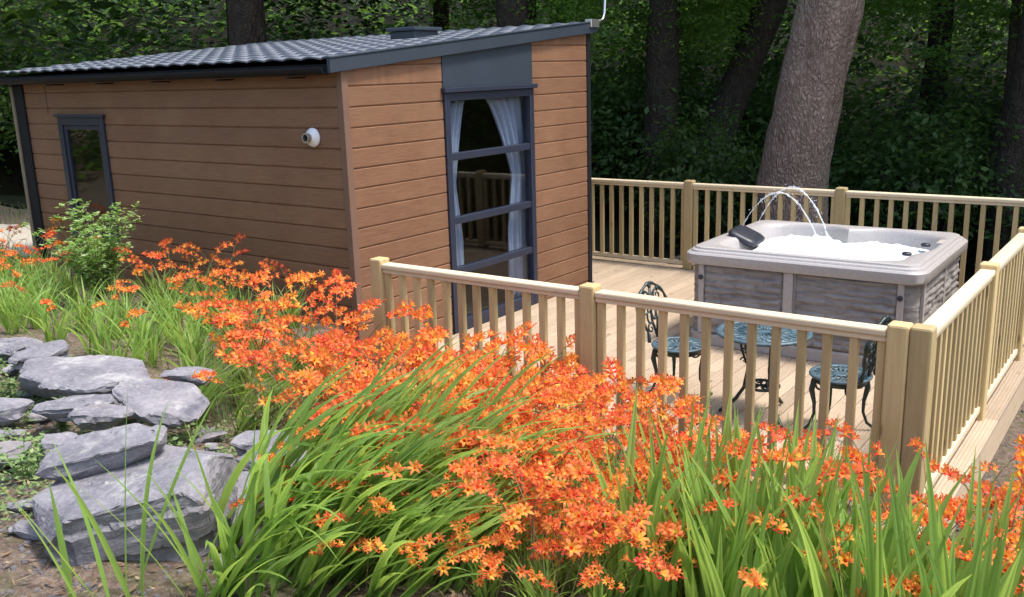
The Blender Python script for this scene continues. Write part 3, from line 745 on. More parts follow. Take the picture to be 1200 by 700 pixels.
#PLANTS
# ------------------------------------------------------------------ slate rocks
def slab(label, loc, size, rz, tilt=(0,0), seed=0, n=7, layers=None, group='slate slabs of the rockery'):
    """angular split block: hull of an irregular slab, chipped edges, cleavage ledges along the sides"""
    rs = random.Random(seed); sx, sy, sz = size; bm = bmesh.new()
    for k, zz in enumerate((-.5, -.1, .3, .5)):
        for i in range(n):
            a = 2*PI*(i+rs.uniform(-.4,.4))/n; r_ = rs.uniform(.78,1.0)*(.62,.84,1.0,.92)[k]
            e_ = 1/max(abs(math.cos(a)), abs(math.sin(a)))**.45
            bm.verts.new((math.cos(a)*r_*e_*sx/2, math.sin(a)*r_*e_*sy/2, (zz+rs.uniform(-.07,.07)*(1 if k in (1,2) else .15))*sz))
    bmesh.ops.convex_hull(bm, input=bm.verts[:])
    bmesh.ops.delete(bm, geom=[v for v in bm.verts if not v.link_faces], context='VERTS')
    bmesh.ops.dissolve_limit(bm, angle_limit=R(7), verts=bm.verts[:], edges=bm.edges[:])
    bmesh.ops.bevel(bm, geom=bm.edges[:], offset=min(.006, sz*.05), segments=1, affect='EDGES')
    bmesh.ops.triangulate(bm, faces=bm.faces[:])
    for it in range(7):
        lg = [e for e in bm.edges if e.calc_length() > .028]
        if not lg: break
        bmesh.ops.subdivide_edges(bm, edges=lg, cuts=1); bmesh.ops.triangulate(bm, faces=[f for f in bm.faces if len(f.verts) > 3])
    bm.normal_update(); st = max(.022, sz/8)
    for v in bm.verts:
        p = v.co; nn = v.normal; side = 1-abs(nn.z)
        lay = math.floor((p.z+.02*fbm(p.x+seed, p.y, 0, 3))/st)
        q = mnoise.cell(Vector((lay*7.3+seed, round(p.x*5)*.37, round(p.y*5)*.41)))
        off = side*(.014*q+.008*mnoise.cell(Vector((lay*3.1+seed, 4, 2))))+.004*fbm(p.x+seed, p.y, p.z, 6)+.002*fbm(p.x, p.y+seed, p.z, 22)
        if nn.z > .6: off += .007*(1 if fbm(p.x+seed*3, p.y, 0, 3.2) > .05 else 0)
        v.co = p+nn*off
    me = bpy.data.meshes.new('slate_rock'); bm.to_mesh(me); bm.free(); me.materials.append(M['rock'])
    for f in me.polygons: f.use_smooth = True
    me.set_sharp_from_angle(angle=R(20))
    o = link('slate_rock', me, None, 0, loc); o.rotation_euler = (tilt[0], tilt[1], rz)
    return tag(o, label, 'rock', group)
IR = math.atan2(.59,.81)     # the way along the bank
slab('largest slate boulder, low on the bank behind the sparse green blades', (2.19,-3.21,.645), (.80,.56,.46), IR, (R(3),R(-9)), 3, 6)
slab('sloping slate slab lying on top of the largest boulder', (1.99,-3.19,.90), (.54,.27,.09), IR+.12, (R(7),R(-11)), 8, 6)
slab('broad flat pale slate slab below the flower bed, widest of the far slabs', (.52,-2.44,.69), (.9,.46,.14), IR-.25, (R(2),R(3)), 12, 6)
slab('small bluish slate block at the edge of the green leaves', (.98,-2.16,.71), (.30,.15,.07), IR, (0,R(2)), 14, 6)
slab('wide slate slab sloping behind the largest boulder', (1.12,-2.42,.67), (.58,.36,.12), IR-.35, (R(6),R(8)), 17, 5)
slab('grey pointed stone at the upper end of the rockery', (.02,-2.40,.72), (.34,.22,.12), IR+.3, (R(5),R(-4)), 21, 6)
slab('pale slab cut off by the left picture edge, farthest up', (-.42,-2.36,.68), (.40,.28,.1), IR, (0,0), 23, 6)
slab('thin slate flake lying level beside the arching leaves', (2.20,-2.60,.69), (.36,.22,.07), IR-.2, (R(3),R(4)), 27, 5)
slab('dark square slate tile nearest the arching leaves', (2.36,-2.66,.65), (.27,.20,.06), IR-.35, (R(-3),R(6)), 29, 4)
slab('long slate slab leaning down under the arching leaves', (2.40,-2.86,.60), (.56,.44,.2), IR-.4, (R(6),R(10)), 31, 7)
slab('small slate chunk among weeds left of the boulder', (1.40,-3.06,.74), (.17,.13,.09), IR+.6, (R(10),R(8)), 33, 5)
slab('flat broken slate among moss behind the small chunk', (.92,-2.72,.71), (.42,.20,.07), IR+.1, (R(4),R(-3)), 35, 6)
slab('narrow dark slate edge half buried in weeds', (1.16,-2.74,.72), (.30,.13,.09), IR+.5, (R(12),R(6)), 37, 5)
slab('low purple slate piece at the left picture edge', (.62,-2.92,.70), (.30,.22,.08), IR, (0,R(5)), 39, 6)
slab('rough slate lump beside the pebbles, right of the boulder top', (1.98,-2.52,.68), (.30,.18,.1), IR-.1, (R(5),R(3)), 43, 6)
slab('half buried slate at the lower left edge of the bank', (1.18,-3.20,.71), (.26,.18,.07), IR+.2, (0,0), 45, 6)
r3 = random.Random(15)
for i in range(80):
    x = r3.uniform(-.3, 2.75); y = r3.uniform(-3.45, -2.2) if x < 2.0 else r3.uniform(-3.2, -2.35)
    slab('small broken slate fragment lying among the weeds of the rockery', (x, y, H(x, y)+.012), (r3.uniform(.07,.2), r3.uniform(.05,.12), r3.uniform(.02,.05)), r3.uniform(0,PI), (r3.uniform(-.25,.25), r3.uniform(-.25,.25)), 60+i, r3.choice((4,5,6)), None, 'slate fragments among the weeds')
M['chip'] = m_plain('slate_chip', (.12,.11,.115), .8, 0, .35, 30)
# loose chippings: nobody could count them
pb = MB(); rs = random.Random(5)
for i in range(3600):
    if i < 3000: x, y = rs.uniform(-.6, 2.7), rs.uniform(-3.75, -2.15)
    else: x, y = rs.uniform(4.15, 5.2), rs.uniform(-.6, 4.5)
    z = H(x, y); r_ = rs.uniform(.004,.017)*(1.7 if rs.random() < .06 else 1); a = rs.uniform(0, 2*PI)
    q = [(math.cos(a+k*2*PI/5)*r_*rs.uniform(.7,1.2), math.sin(a+k*2*PI/5)*r_*rs.uniform(.6,1), 0) for k in range(5)]
    pb.loft([[(x+p[0], y+p[1], z-.003) for p in q], [(x+p[0]*.75, y+p[1]*.75, z+r_*.35) for p in q]], False, True)
tag(pb.build('gravel', M['chip']), 'loose slate chippings scattered over the soil', 'gravel', kind='stuff')

# ------------------------------------------------------------------ leaf makers
def blade(b, root, az, L_, wd, e0, bend, rs, seg=8, twist=0.0, mi=0):
    p = Vector(root); el = e0; ds = L_/seg; tz = Vector((math.cos(az), math.sin(az), 0)); sd0 = Vector((-math.sin(az), math.cos(az), 0)); o = len(b.v)
    for i in range(seg+1):
        t = i/seg; w_ = wd*min(1, .45+t*2.2)*max(.02, 1-t**2.6)
        d = tz*math.cos(el)+Vector((0,0,1))*math.sin(el)
        nrm = -tz*math.sin(el)+Vector((0,0,1))*math.cos(el)
        tw = twist*t; sd = sd0*math.cos(tw)+nrm*math.sin(tw); nn = nrm*math.cos(tw)-sd0*math.sin(tw)
        if wd > .03: b.v += [tuple(p-sd*w_*.5), tuple(p-sd*w_*.24+nn*w_*.05), tuple(p-sd*w_*.12-nn*w_*.06), tuple(p-nn*w_*.15), tuple(p+sd*w_*.12-nn*w_*.05), tuple(p+sd*w_*.26+nn*w_*.06), tuple(p+sd*w_*.5)]
        else: b.v += [tuple(p-sd*w_/2), tuple(p-nn*w_*.17), tuple(p+sd*w_/2)]
        if i < seg:
            p = p+d*ds; el -= bend*(.25+1.5*t)/seg
    n_ = 7 if wd > .03 else 3
    for i in range(seg):
        for q in range(n_-1):
            a = o+i*n_+q; b.f.append((a,a+1,a+n_+1,a+n_)); b.m.append(mi)
def clump_mesh(seed, n, L_, wd, e0=(60,86), bend=(.2,1.3), lean=None, spread=.09, az_spread=PI):
    rs = random.Random(seed); b = MB()
    for i in range(n):
        az = (lean if lean is not None else 0)+rs.uniform(-az_spread, az_spread)
        r_ = spread*math.sqrt(rs.random()); a = rs.uniform(0,2*PI)
        blade(b, (r_*math.cos(a), r_*math.sin(a), -.03), az, L_*rs.uniform(.6,1.08), wd*rs.uniform(.6,1.15), R(rs.uniform(*e0)), rs.uniform(*bend), rs, 9, rs.uniform(-.9,.9))
    return b.mesh('foliage', M['blade'], True)
YEL, ORA, RED, DRED = (.94,.58,.07), (.93,.25,.07), (.88,.115,.06), (.55,.06,.035)
def flower(b, pos, axis, s, rs, openness=1.0):
    axis = axis.normalized(); ref = Vector((0,0,1)) if abs(axis.z) < .9 else Vector((1,0,0))
    a = axis.cross(ref).normalized(); c = axis.cross(a); roll = rs.uniform(0,PI)
    o = len(b.v)
    for (r_, h, col) in ((.0022,0,RED),(.006,.019,RED)):
        for k in range(6):
            q = roll+2*PI*k/6; b.v.append(tuple(pos+(a*math.cos(q)*r_+c*math.sin(q)*r_+axis*h)*s)); b.c.append(col)
    for k in range(6): b.f.append((o+k, o+(k+1)%6, o+6+(k+1)%6, o+6+k)); b.m.append(1)
    yel = rs.random() < .38; red = rs.random() < .34
    mid = tuple(x*.5+y*.5 for x, y in zip(YEL, ORA)) if yel else ORA
    tip = ORA if yel else (RED if red else tuple(.65*x+.35*y for x, y in zip(ORA, RED)))
    for k in range(6):
        q = roll+2*PI*(k+.5)/6; rd = a*math.cos(q)+c*math.sin(q); td = -a*math.sin(q)+c*math.cos(q); j = rs.uniform(.85,1.15)
        o = len(b.v)
        for (r_, h, hw, col) in ((.006,.018,.0032,YEL if not red else ORA),(.013*openness,.029,.0058,mid),(.023*openness*j,.037,.0050,tip),(.033*openness*j,.037-.006*rs.random(),.0012,tip)):
            for sgn in (-1,1): b.v.append(tuple(pos+(rd*r_+axis*h+td*hw*sgn)*s)); b.c.append(col)
        for i in range(3): b.f.append((o+2*i,o+2*i+1,o+2*i+3,o+2*i+2)); b.m.append(1)
def bud(b, pos, axis, s):
    n0 = len(b.v); b.tube([pos, pos+axis*.012*s, pos+axis*.026*s], [.0018*s,.0042*s,.0012*s], 5, 1); b.c += [DRED if i < 5 else RED for i in range(len(b.v)-n0)]
def spray_mesh(seed, hgt=.62, nfl=11, branches=2):
    rs = random.Random(seed); b = MB(); b.c = []
    def stem(pts, r0, r1):
        n0 = len(b.v); k = len(pts); b.tube(pts, [r0+(r1-r0)*i/(k-1) for i in range(k)], 5, 0); b.c += [(.1,.12,.03)]*(len(b.v)-n0)
    def head(p, az, el0, ln, n, s):
        pts = [p]; el = el0; d = None; k = 14
        for i in range(k):
            d = Vector((math.cos(az)*math.cos(el), math.sin(az)*math.cos(el), math.sin(el))); p = p+d*(ln/k); pts.append(p); el += (-.9/k if i < k*.45 else .75/k)
        stem(pts, .0022, .0012)
        side = Vector((-math.sin(az), math.cos(az), 0))
        for i in range(n):
            t = .12+.62*i/max(1,n-1); q = pts[min(k, int(t*k))]; sg = 1 if i % 2 else -1
            ax = Vector((math.cos(az)*.35, math.sin(az)*.35, rs.uniform(.35,1.0)))+side*sg*rs.uniform(.35,.95)+Vector((rs.uniform(-.3,.3),)*3)
            flower(b, q, ax, s*rs.uniform(.85,1.2), rs, rs.uniform(.7,1.1))
        for i in range(7):
            q = pts[min(k, int((.74+.25*i/6)*k))]; bud(b, q, (Vector((math.cos(az)*.6, math.sin(az)*.6, .7))+side*(.5 if i % 2 else -.5)).normalized(), s*(1.0-.09*i))
    p = Vector((0,0,0)); el = R(88); az = 0; pts = [p]
    for i in range(10):
        d = Vector((math.cos(el), 0, math.sin(el))); p = p+d*hgt/10; pts.append(p); el -= R(rs.uniform(1,6))
    stem(pts, .0034, .0022)
    head(p, az, el-.3, .23, nfl, 1.0)
    for k in range(branches):
        q = pts[8-k] ; head(q, rs.choice((-1,1))*rs.uniform(.5,1.3), R(50), .17, max(3, nfl-4), .9)
    return b.mesh('flower_spray', [M['stem'], M['petal']], True)
SPR = [spray_mesh(100+i, rs_h, nf, br) for i, (rs_h, nf, br) in enumerate([(.62,8,1),(.68,9,1),(.56,7,1),(.64,9,0),(.60,6,1),(.70,8,2),(.52,6,0),(.66,5,0)])]
CL = [clump_mesh(200+i, 28, .62, .026, bend=(.3,1.5)) for i in range(5)]
CLT = [clump_mesh(300+i, 26, .74, .048, e0=(70,88), bend=(.05,.7), spread=.11) for i in range(3)]
CLS = [clump_mesh(400+i, 22, .98, .05, e0=(42,72), bend=(.35,1.5), lean=0, spread=.13, az_spread=.75) for i in range(4)]
def clump(label, group, x, y, fol, sprays, rs, scale=1.0, rz=None, sscale=(.85,1.1), saz=None, stilt=.18):
    t = thing('crocosmia_plant', label, 'flowering plant', (x, y, H(x, y)), 0, group)
    f = link('foliage', fol, t); f.rotation_euler = (0,0, rs.uniform(0,2*PI) if rz is None else rz); f.scale = (scale,)*3
    for i in range(sprays):
        s = link('flower_spray', rs.choice(SPR), t); k = rs.uniform(*sscale)
        a = rs.uniform(0,2*PI) if saz is None else saz+rs.uniform(-1.3,1.3)
        s.location = (rs.uniform(-.08,.08), rs.uniform(-.08,.08), -.01); s.scale = (k,k,k*rs.uniform(.9,1.08)); s.rotation_euler = (rs.uniform(-stilt,stilt), rs.uniform(-.05,stilt*1.6), a)
    return t
def clear(x, y):
    a = (x+1.95)*.88-(y+.92)*.48; c = (x+1.95)*.48+(y+.92)*.88
    return not (-.35 < a < 1.0 and abs(c) < .38)
def scatter(rs, n, x0, x1, y0, y1, dmin, ok=None):
    out = []; tr = 0
    while len(out) < n and tr < 6000:
        tr += 1; x, y = rs.uniform(x0,x1), rs.uniform(y0,y1)
        if clear(x, y) and (ok is None or ok(x, y)) and all((x-a)**2+(y-b)**2 > dmin*dmin for a, b in out): out.append((x, y))
    return out
rs = random.Random(77)
for x, y in scatter(rs, 10, -4.7, -1.9, -1.15, -.35, .34):
    clump('orange crocosmia on the bed below the small cabin window', 'crocosmia below the cabin window', x, y, rs.choice(CL), rs.randint(2,4), rs, .72, None, (.62,.82))
for x, y in scatter(rs, 30, -2.9, .75, -2.05, -1.0, .24, lambda x, y: y > -2.1+.12*abs(x)):
    clump('leafy crocosmia with few flowers between the rockery and the cabin', 'leafy crocosmia above the rockery', x, y, rs.choice(CL), rs.choice((0,0,0,1,1)), rs, .74, None, (.55,.75))
for x, y in scatter(rs, 14, -1.75, .45, -1.0, -.3, .29):
    clump('orange crocosmia against the cabin side wall below the flue vent', 'crocosmia along the cabin wall', x, y, rs.choice(CL), rs.randint(2,5), rs, .72, None, (.62,.9))
for x, y in scatter(rs, 26, .45, 2.5, -1.55, -.55, .24):
    clump('dense orange crocosmia in front of the balustrade panel nearer the cabin', 'crocosmia before the near panel', x, y, rs.choice(CL), rs.randint(6,9), rs, .8, None, (.72,1.15))
for x, y in scatter(rs, 10, .6, 1.6, -2.2, -1.45, .25):
    clump('crocosmia with arching leaves in the middle of the bed', 'crocosmia in mid bed', x, y, rs.choice(CLS), rs.choice((0,1,2)), rs, .5, IR+rs.uniform(-.4,.4), (.6,.85))
for x, y in scatter(rs, 18, 1.75, 2.75, -2.05, -1.35, .21):
    clump('orange crocosmia in the middle of the bed, between the arching leaves and the balustrade', 'crocosmia in the bed centre', x, y, rs.choice(CL), rs.randint(5,8), rs, .66, None, (.75,1.05))
for x, y in scatter(rs, 24, 2.45, 4.15, -1.75, -.7, .25):
    clump('dense orange crocosmia in front of the balustrade panel beside the double post', 'crocosmia before the far panel', x, y, rs.choice(CL), rs.randint(3,6), rs, .62, None, (.55,.92))
for x, y in scatter(rs, 12, 4.2, 4.85, -1.9, -.45, .24):
    clump('orange crocosmia round the foot of the double corner post', 'crocosmia at the deck corner', x, y, rs.choice(CL), rs.randint(4,7), rs, .72, None, (.75,1.0))
for x, y in scatter(rs, 22, 2.6, 3.75, -2.6, -1.6, .2):
    clump('orange crocosmia leaning over from the mid bed towards the lower picture edge', 'crocosmia leaning forward', x, y, rs.choice(CL), rs.randint(6,9), rs, .5, None, (.55,.9))
for x, y in scatter(rs, 12, 2.3, 2.9, -3.05, -2.3, .16):
    clump('large crocosmia with long arching blades beside the slate rocks', 'arching crocosmia by the rocks', x, y, rs.choice(CLS), rs.choice((0,0,1)), rs, .83, IR+rs.uniform(-.55,.2), (.55,.75))
for x, y in scatter(rs, 14, 2.68, 3.2, -3.3, -2.55, .15, lambda x, y: abs((y+3.05)-(x-2.7)*.62) < .3):
    clump('low crocosmia with broad arching leaves along the lower picture edge', 'low crocosmia along the lower edge', x, y, rs.choice(CLS), rs.choice((0,1,1)), rs, .62, IR+rs.uniform(-.6,.5), (.4,.6))
for x, y in scatter(rs, 15, 3.1, 3.7, -2.85, -2.25, .14):
    clump('low crocosmia thick with orange flowers beside the tall upright leaves', 'low flowering crocosmia beside the upright leaves', x, y, rs.choice(CL), rs.randint(5,8), rs, .42, None, (.42,.72), None, .3)
for x, y in ((2.78,-3.0),(2.9,-2.82)):
    clump('low crocosmia with a few orange heads among the arching blades at the lower edge', 'few heads among the arching blades', x, y, rs.choice(CL), 5, rs, .4, None, (.42,.7), None, .3)
for x, y in scatter(rs, 14, 3.72, 4.7, -2.55, -1.85, .2):
    clump('tall upright crocosmia leaves in front of the deck corner', 'upright crocosmia before the deck corner', x, y, rs.choice(CLT), rs.choice((0,1,1,2)), rs, .95, None, (.6,.85))
for x, y, n in ((2.44,-3.56,3),(2.57,-3.50,5),(2.74,-3.36,9),(2.84,-3.24,10)):
    b = MB(); r2 = random.Random(int(x*100))
    for i in range(n): blade(b, (r2.uniform(-.05,.05), r2.uniform(-.05,.05), -.03), r2.uniform(0,2*PI), r2.uniform(.4,.74), r2.uniform(.016,.03), R(r2.uniform(66,86)), r2.uniform(.1,.6), r2, 8, r2.uniform(-.8,.8))
    o = b.build('sword_leaves', M['blade'], smooth=True, loc=(x, y, H(x, y)))
    tag(o, 'sparse green sword leaves standing in front of the largest slate boulder', 'plant', 'sparse sword leaves before the boulder')

# ------------------------------------------------------------------ leaf clouds
def leaf_face(b, p, nrm, d, L_, w_, mi=0):
    s = nrm.cross(d).normalized(); o = len(b.v)
    b.v += [tuple(p), tuple(p+d*L_*.5+s*w_*.5), tuple(p+d*L_), tuple(p+d*L_*.5-s*w_*.5)]; b.f.append((o,o+1,o+2,o+3)); b.m.append(mi)
def cloud(b, rs, c, rad, nclump, nleaf, L_, csz, flat=.5, shell=.55, lump=.35):
    c = Vector(c)
    for i in range(nclump):
        d = Vector((rs.gauss(0,1), rs.gauss(0,1), rs.gauss(0,1))).normalized()
        k = (shell+(1-shell)*rs.random())*(1+lump*fbm(d.x*1.7+c.x, d.y*1.7+c.y, d.z*1.7+c.z))
        q = c+Vector((d.x*rad[0]*k, d.y*rad[1]*k, d.z*rad[2]*k))
        tilt = Vector((d.x*.6+rs.uniform(-.4,.4), d.y*.6+rs.uniform(-.4,.4), 1)).normalized()
        for j in range(nleaf):
            off = Vector((rs.gauss(0,1), rs.gauss(0,1), rs.gauss(0,flat)))*csz
            nn = (tilt+Vector((rs.uniform(-.7,.7), rs.uniform(-.7,.7), rs.uniform(-.5,.4)))).normalized()
            dd = Vector((rs.uniform(-1,1), rs.uniform(-1,1), rs.uniform(-.8,.2))); dd = (dd-nn*dd.dot(nn)).normalized()
            l_ = L_*rs.uniform(.6,1.25); leaf_face(b, q+off, nn, dd, l_, l_*rs.uniform(.4,.6))
# shrub by the small window
t = thing('leafy_shrub', 'pale green variegated shrub growing against the small cabin window', 'shrub', (-1.95,-.92,H(-1.95,-.92)))
b = MB(); r2 = random.Random(9); lf = MB()
for i in range(60):
    az = r2.uniform(0,2*PI); e0 = R(r2.uniform(66,90)); hgt = r2.uniform(.4,.86); p = Vector((0,0,0)); pts = [p]
    for k in range(8):
        d = Vector((math.cos(az)*math.cos(e0), math.sin(az)*math.cos(e0), math.sin(e0))); p = p+d*hgt/8; pts.append(p); e0 -= r2.uniform(-.05,.13)
        if k > 0:
            for s in range(12):
                dd = Vector((r2.uniform(-1,1), r2.uniform(-1,1), r2.uniform(-.2,.8))).normalized(); nn = Vector((r2.uniform(-.6,.6), r2.uniform(-.6,.6), 1)).normalized(); dd = (dd-nn*dd.dot(nn)).normalized()
                leaf_face(lf, p+Vector((r2.uniform(-.02,.02),)*3), nn, dd, r2.uniform(.03,.055), r2.uniform(.016,.028))
    b.tube(pts, [.004-.0003*k for k in range(9)], 5)
b.build('stems', M['stem'], t); lf.build('foliage', M['shrubleaf'], t)
# seed-head plant between rocks and bed
t = thing('seeding_plant', 'tangled dry plant with pale seed heads beside the slate flakes', 'plant', (1.55,-2.02,H(1.55,-2.02)))
b = MB(); r2 = random.Random(19); lf = MB()
for i in range(70):
    az = r2.uniform(0,2*PI); e0 = R(r2.uniform(25,80)); hgt = r2.uniform(.2,.42); p = Vector((0,0,0)); pts = [p]
    for k in range(7):
        d = Vector((math.cos(az)*math.cos(e0), math.sin(az)*math.cos(e0), math.sin(e0))); p = p+d*hgt/7; pts.append(p); e0 -= r2.uniform(-.1,.2); az += r2.uniform(-.2,.2)
        if k > 1:
            for s in range(7):
                nn = Vector((r2.uniform(-1,1), r2.uniform(-1,1), r2.uniform(.2,1))).normalized(); dd = Vector((r2.uniform(-1,1), r2.uniform(-1,1), r2.uniform(-.2,.8))); dd = (dd-nn*dd.dot(nn)).normalized()
                leaf_face(lf, p+Vector((r2.gauss(0,.015), r2.gauss(0,.015), r2.gauss(0,.01))), nn, dd, r2.uniform(.012,.03), r2.uniform(.008,.014))
    b.tube(pts, .002, 4)
b.build('stems', M['dry'], t); lf.build('seed_heads', M['dry'], t)
# fern by the deck corner
t = thing('fern', 'green fern at the foot of the deck fascia', 'fern', (4.66,-.05,H(4.66,-.05)))
lf = MB(); r2 = random.Random(4)
for i in range(9):
    az = 2*PI*i/9+r2.uniform(-.2,.2); e0 = R(r2.uniform(45,70)); p = Vector((0,0,0)); pts = [p]
    for k in range(14):
        d = Vector((math.cos(az)*math.cos(e0), math.sin(az)*math.cos(e0), math.sin(e0))); p = p+d*.032; pts.append(p); e0 -= .09
        sd = Vector((-math.sin(az), math.cos(az), 0)); l_ = .10*math.sin(PI*(k+2)/17)
        for s in (-1,1): leaf_face(lf, p, d.cross(sd).normalized(), (sd*s+d*.35).normalized(), l_, .026)
    lf.tube(pts, .002, 4)
lf.build('fronds', M['grass'], t)
# weeds and low ground cover
b = MB(); r2 = random.Random(33)
for i in range(1500):
    if i < 1250: x, y = r2.uniform(-.7,2.0), r2.uniform(-3.7,-2.1)
    else: x, y = r2.uniform(4.3,5.3), r2.uniform(-.5,4)
    if fbm(x, y, 9, 1.6) < -.12: continue
    z = H(x, y)
    for k in range(r2.randint(8,22)):
        p = Vector((x+r2.gauss(0,.04), y+r2.gauss(0,.04), z+r2.uniform(.0,.05))); nn = Vector((r2.uniform(-.7,.7), r2.uniform(-.7,.7), 1)).normalized()
        dd = Vector((r2.uniform(-1,1), r2.uniform(-1,1), r2.uniform(-.1,.6))); dd = (dd-nn*dd.dot(nn)).normalized(); leaf_face(b, p, nn, dd, r2.uniform(.012,.035), r2.uniform(.008,.018))
tag(b.build('ground_cover', M['weedleaf']), 'low weeds and moss creeping over the rockery', 'ground cover', kind='stuff')
for (x, y, hgt) in ((1.42,-3.22,.16),(1.28,-3.06,.13),(.78,-2.72,.16),(1.0,-2.52,.1),(.3,-2.72,.14)):
    b = MB(); r2 = random.Random(int(x*1000))
    for s in range(7):
        az = r2.uniform(0,2*PI); e0 = R(r2.uniform(45,85)); p = Vector((0,0,0)); pts = [p]
        for k in range(6):
            d = Vector((math.cos(az)*math.cos(e0), math.sin(az)*math.cos(e0), math.sin(e0))); p = p+d*hgt/6; pts.append(p)
            for q in range(5):
                nn = Vector((r2.uniform(-.6,.6), r2.uniform(-.6,.6), 1)).normalized(); dd = Vector((r2.uniform(-1,1), r2.uniform(-1,1), r2.uniform(0,.5))); dd = (dd-nn*dd.dot(nn)).normalized()
                leaf_face(b, p, nn, dd, r2.uniform(.02,.042), r2.uniform(.012,.022))
        b.tube(pts, .0016, 4)
    tag(b.build('weed', M['weedleaf'], loc=(x, y, H(x, y))), 'small pale green weed sprouting between slate pieces', 'weed', 'weeds between the rocks')
b = MB(); r2 = random.Random(37)
for i in range(2600):
    if i < 2200: x, y = r2.uniform(-.6,3.4), r2.uniform(-3.7,-2.1)
    else: x, y = r2.uniform(4.25,5.3), r2.uniform(-.6,4.2)
    nn = Vector((r2.uniform(-.4,.4), r2.uniform(-.4,.4), 1)).normalized(); dd = Vector((r2.uniform(-1,1), r2.uniform(-1,1), 0)); dd = (dd-nn*dd.dot(nn)).normalized()
    leaf_face(b, Vector((x, y, H(x, y)+r2.uniform(.004,.02))), nn, dd, r2.uniform(.015,.07), r2.uniform(.004,.014))
M['litter_bits'] = m_leaf('dead_leaf_bits', (.12,.07,.04), (.22,.14,.08), (.34,.26,.16), (.3,.2,.1), .2)
tag(b.build('plant_litter', M['litter_bits']), 'dead brown leaf bits strewn over the soil', 'litter', kind='stuff')
# grass: filler between the clumps, and the verge by the path
b = MB(); r2 = random.Random(51)
for i in range(6000):
    if i >= 5200:
        x, y = r2.uniform(4.3,5.3), r2.uniform(-.3,4.5); l_ = r2.uniform(.06,.2)
        if fbm(x, y, 4, 1.5) < 0: continue
    elif i < 3000:
        x, y = r2.uniform(-4.8,4.9), r2.uniform(-2.2,-.2)
        if y < -1.7 and x < .6: continue
        if DX0 < x < DX1+.03 and y > -.55: continue
        if x < .2 and y > -.25: continue
        l_ = r2.uniform(.12,.34)
    else:
        s_, n_ = r2.uniform(-5,2.5), r2.uniform(-2.2,-.0); q = A0+dU*s_+dN*n_; x, y = q.x, q.y
        if x > -4.9 and y > -.1: continue
        l_ = r2.uniform(.05,.14)
    blade(b, (x, y, H(x, y)-.01), r2.uniform(0,2*PI), l_, r2.uniform(.005,.010), R(r2.uniform(55,88)), r2.uniform(.2,1.4), r2, 4, 0)
tag(b.build('grass', M['grass'], smooth=True), 'green grass between the flowers and along the path verge', 'grass', kind='stuff')

# ------------------------------------------------------------------ trees
def trunk_mesh(b, pts, rads, seed, n=20, amp=.08, sub=8):
    P = [Vector(p) for p in pts]; out = []; rr_ = []
    for i in range(len(P)-1):
        for k in range(sub):
            t = k/sub; out.append(P[i].lerp(P[i+1], t*t*(3-2*t)*.4+t*.6)); rr_.append(rads[i]+(rads[i+1]-rads[i])*t)
    out.append(P[-1]); rr_.append(rads[-1]); o = len(b.v); b.tube(out, rr_, n)
    for i in range(o, len(b.v)):
        v_ = Vector(b.v[i]); c = out[(i-o)//n]; d = v_-c; k = 1+amp*fbm(v_.x, v_.y, v_.z*.5+seed, 2.2)+amp*.5*fbm(v_.x*3, v_.y*3, v_.z*1.2+seed, 2.5)
        b.v[i] = tuple(c+d*k)
b = MB(); r2 = random.Random(61)
def crown_mesh(seed, rad, ncl, nl, L_, csz):
    b = MB(); r2 = random.Random(seed)
    for k in range(5):
        a = 2*PI*k/5+r2.uniform(-.4,.4); d = rad*.5
        cloud(b, r2, (math.cos(a)*d, math.sin(a)*d, r2.uniform(-.8,.9)), (rad*.62, rad*.62, rad*.42), ncl//5, nl, L_, csz, .5, .35)
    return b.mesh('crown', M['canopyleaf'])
CROWN = [crown_mesh(500+i, 3.1, 400, 16, .24, .26) for i in range(3)]
def bush_mesh(seed, rad, ncl, nl, L_):
    b = MB(); r2 = random.Random(seed)
    for k in range(4): cloud(b, r2, (r2.uniform(-.5,.5)*rad, r2.uniform(-.5,.5)*rad, rad*r2.uniform(.35,1.1)), (rad*.7, rad*.7, rad*.6), ncl//4, nl, L_, .13, .45, .3)
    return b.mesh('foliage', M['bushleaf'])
M['sunlit_branchleaf'] = m_leaf('sunlit_branch_leaf', (.045,.10,.02), (.07,.15,.03), (.12,.21,.05), (.42,.70,.10), .5, .5, .3)  # brighter leaf colour stands in for sunlight on the low branches
LOW = [bush_mesh(650+i, 1.0, 150, 14, .085) for i in range(2)]
for m_ in LOW: m_.materials[0] = M['sunlit_branchleaf']
def limbs(b, base, r2, n, ln, r_):
    for k in range(n):
        a = 2*PI*k/n+r2.uniform(-.5,.5); p = Vector(base)-Vector((0,0,r2.uniform(0,1.2))); d = Vector((math.cos(a), math.sin(a), r2.uniform(.35,.9))); pts = [p]
        for i in range(5): p = p+d*ln/5; pts.append(p); d = (d+Vector((r2.uniform(-.25,.25), r2.uniform(-.25,.25), r2.uniform(-.1,.15))))
        b.tube(pts, [r_*(1-.17*i) for i in range(6)], 8)
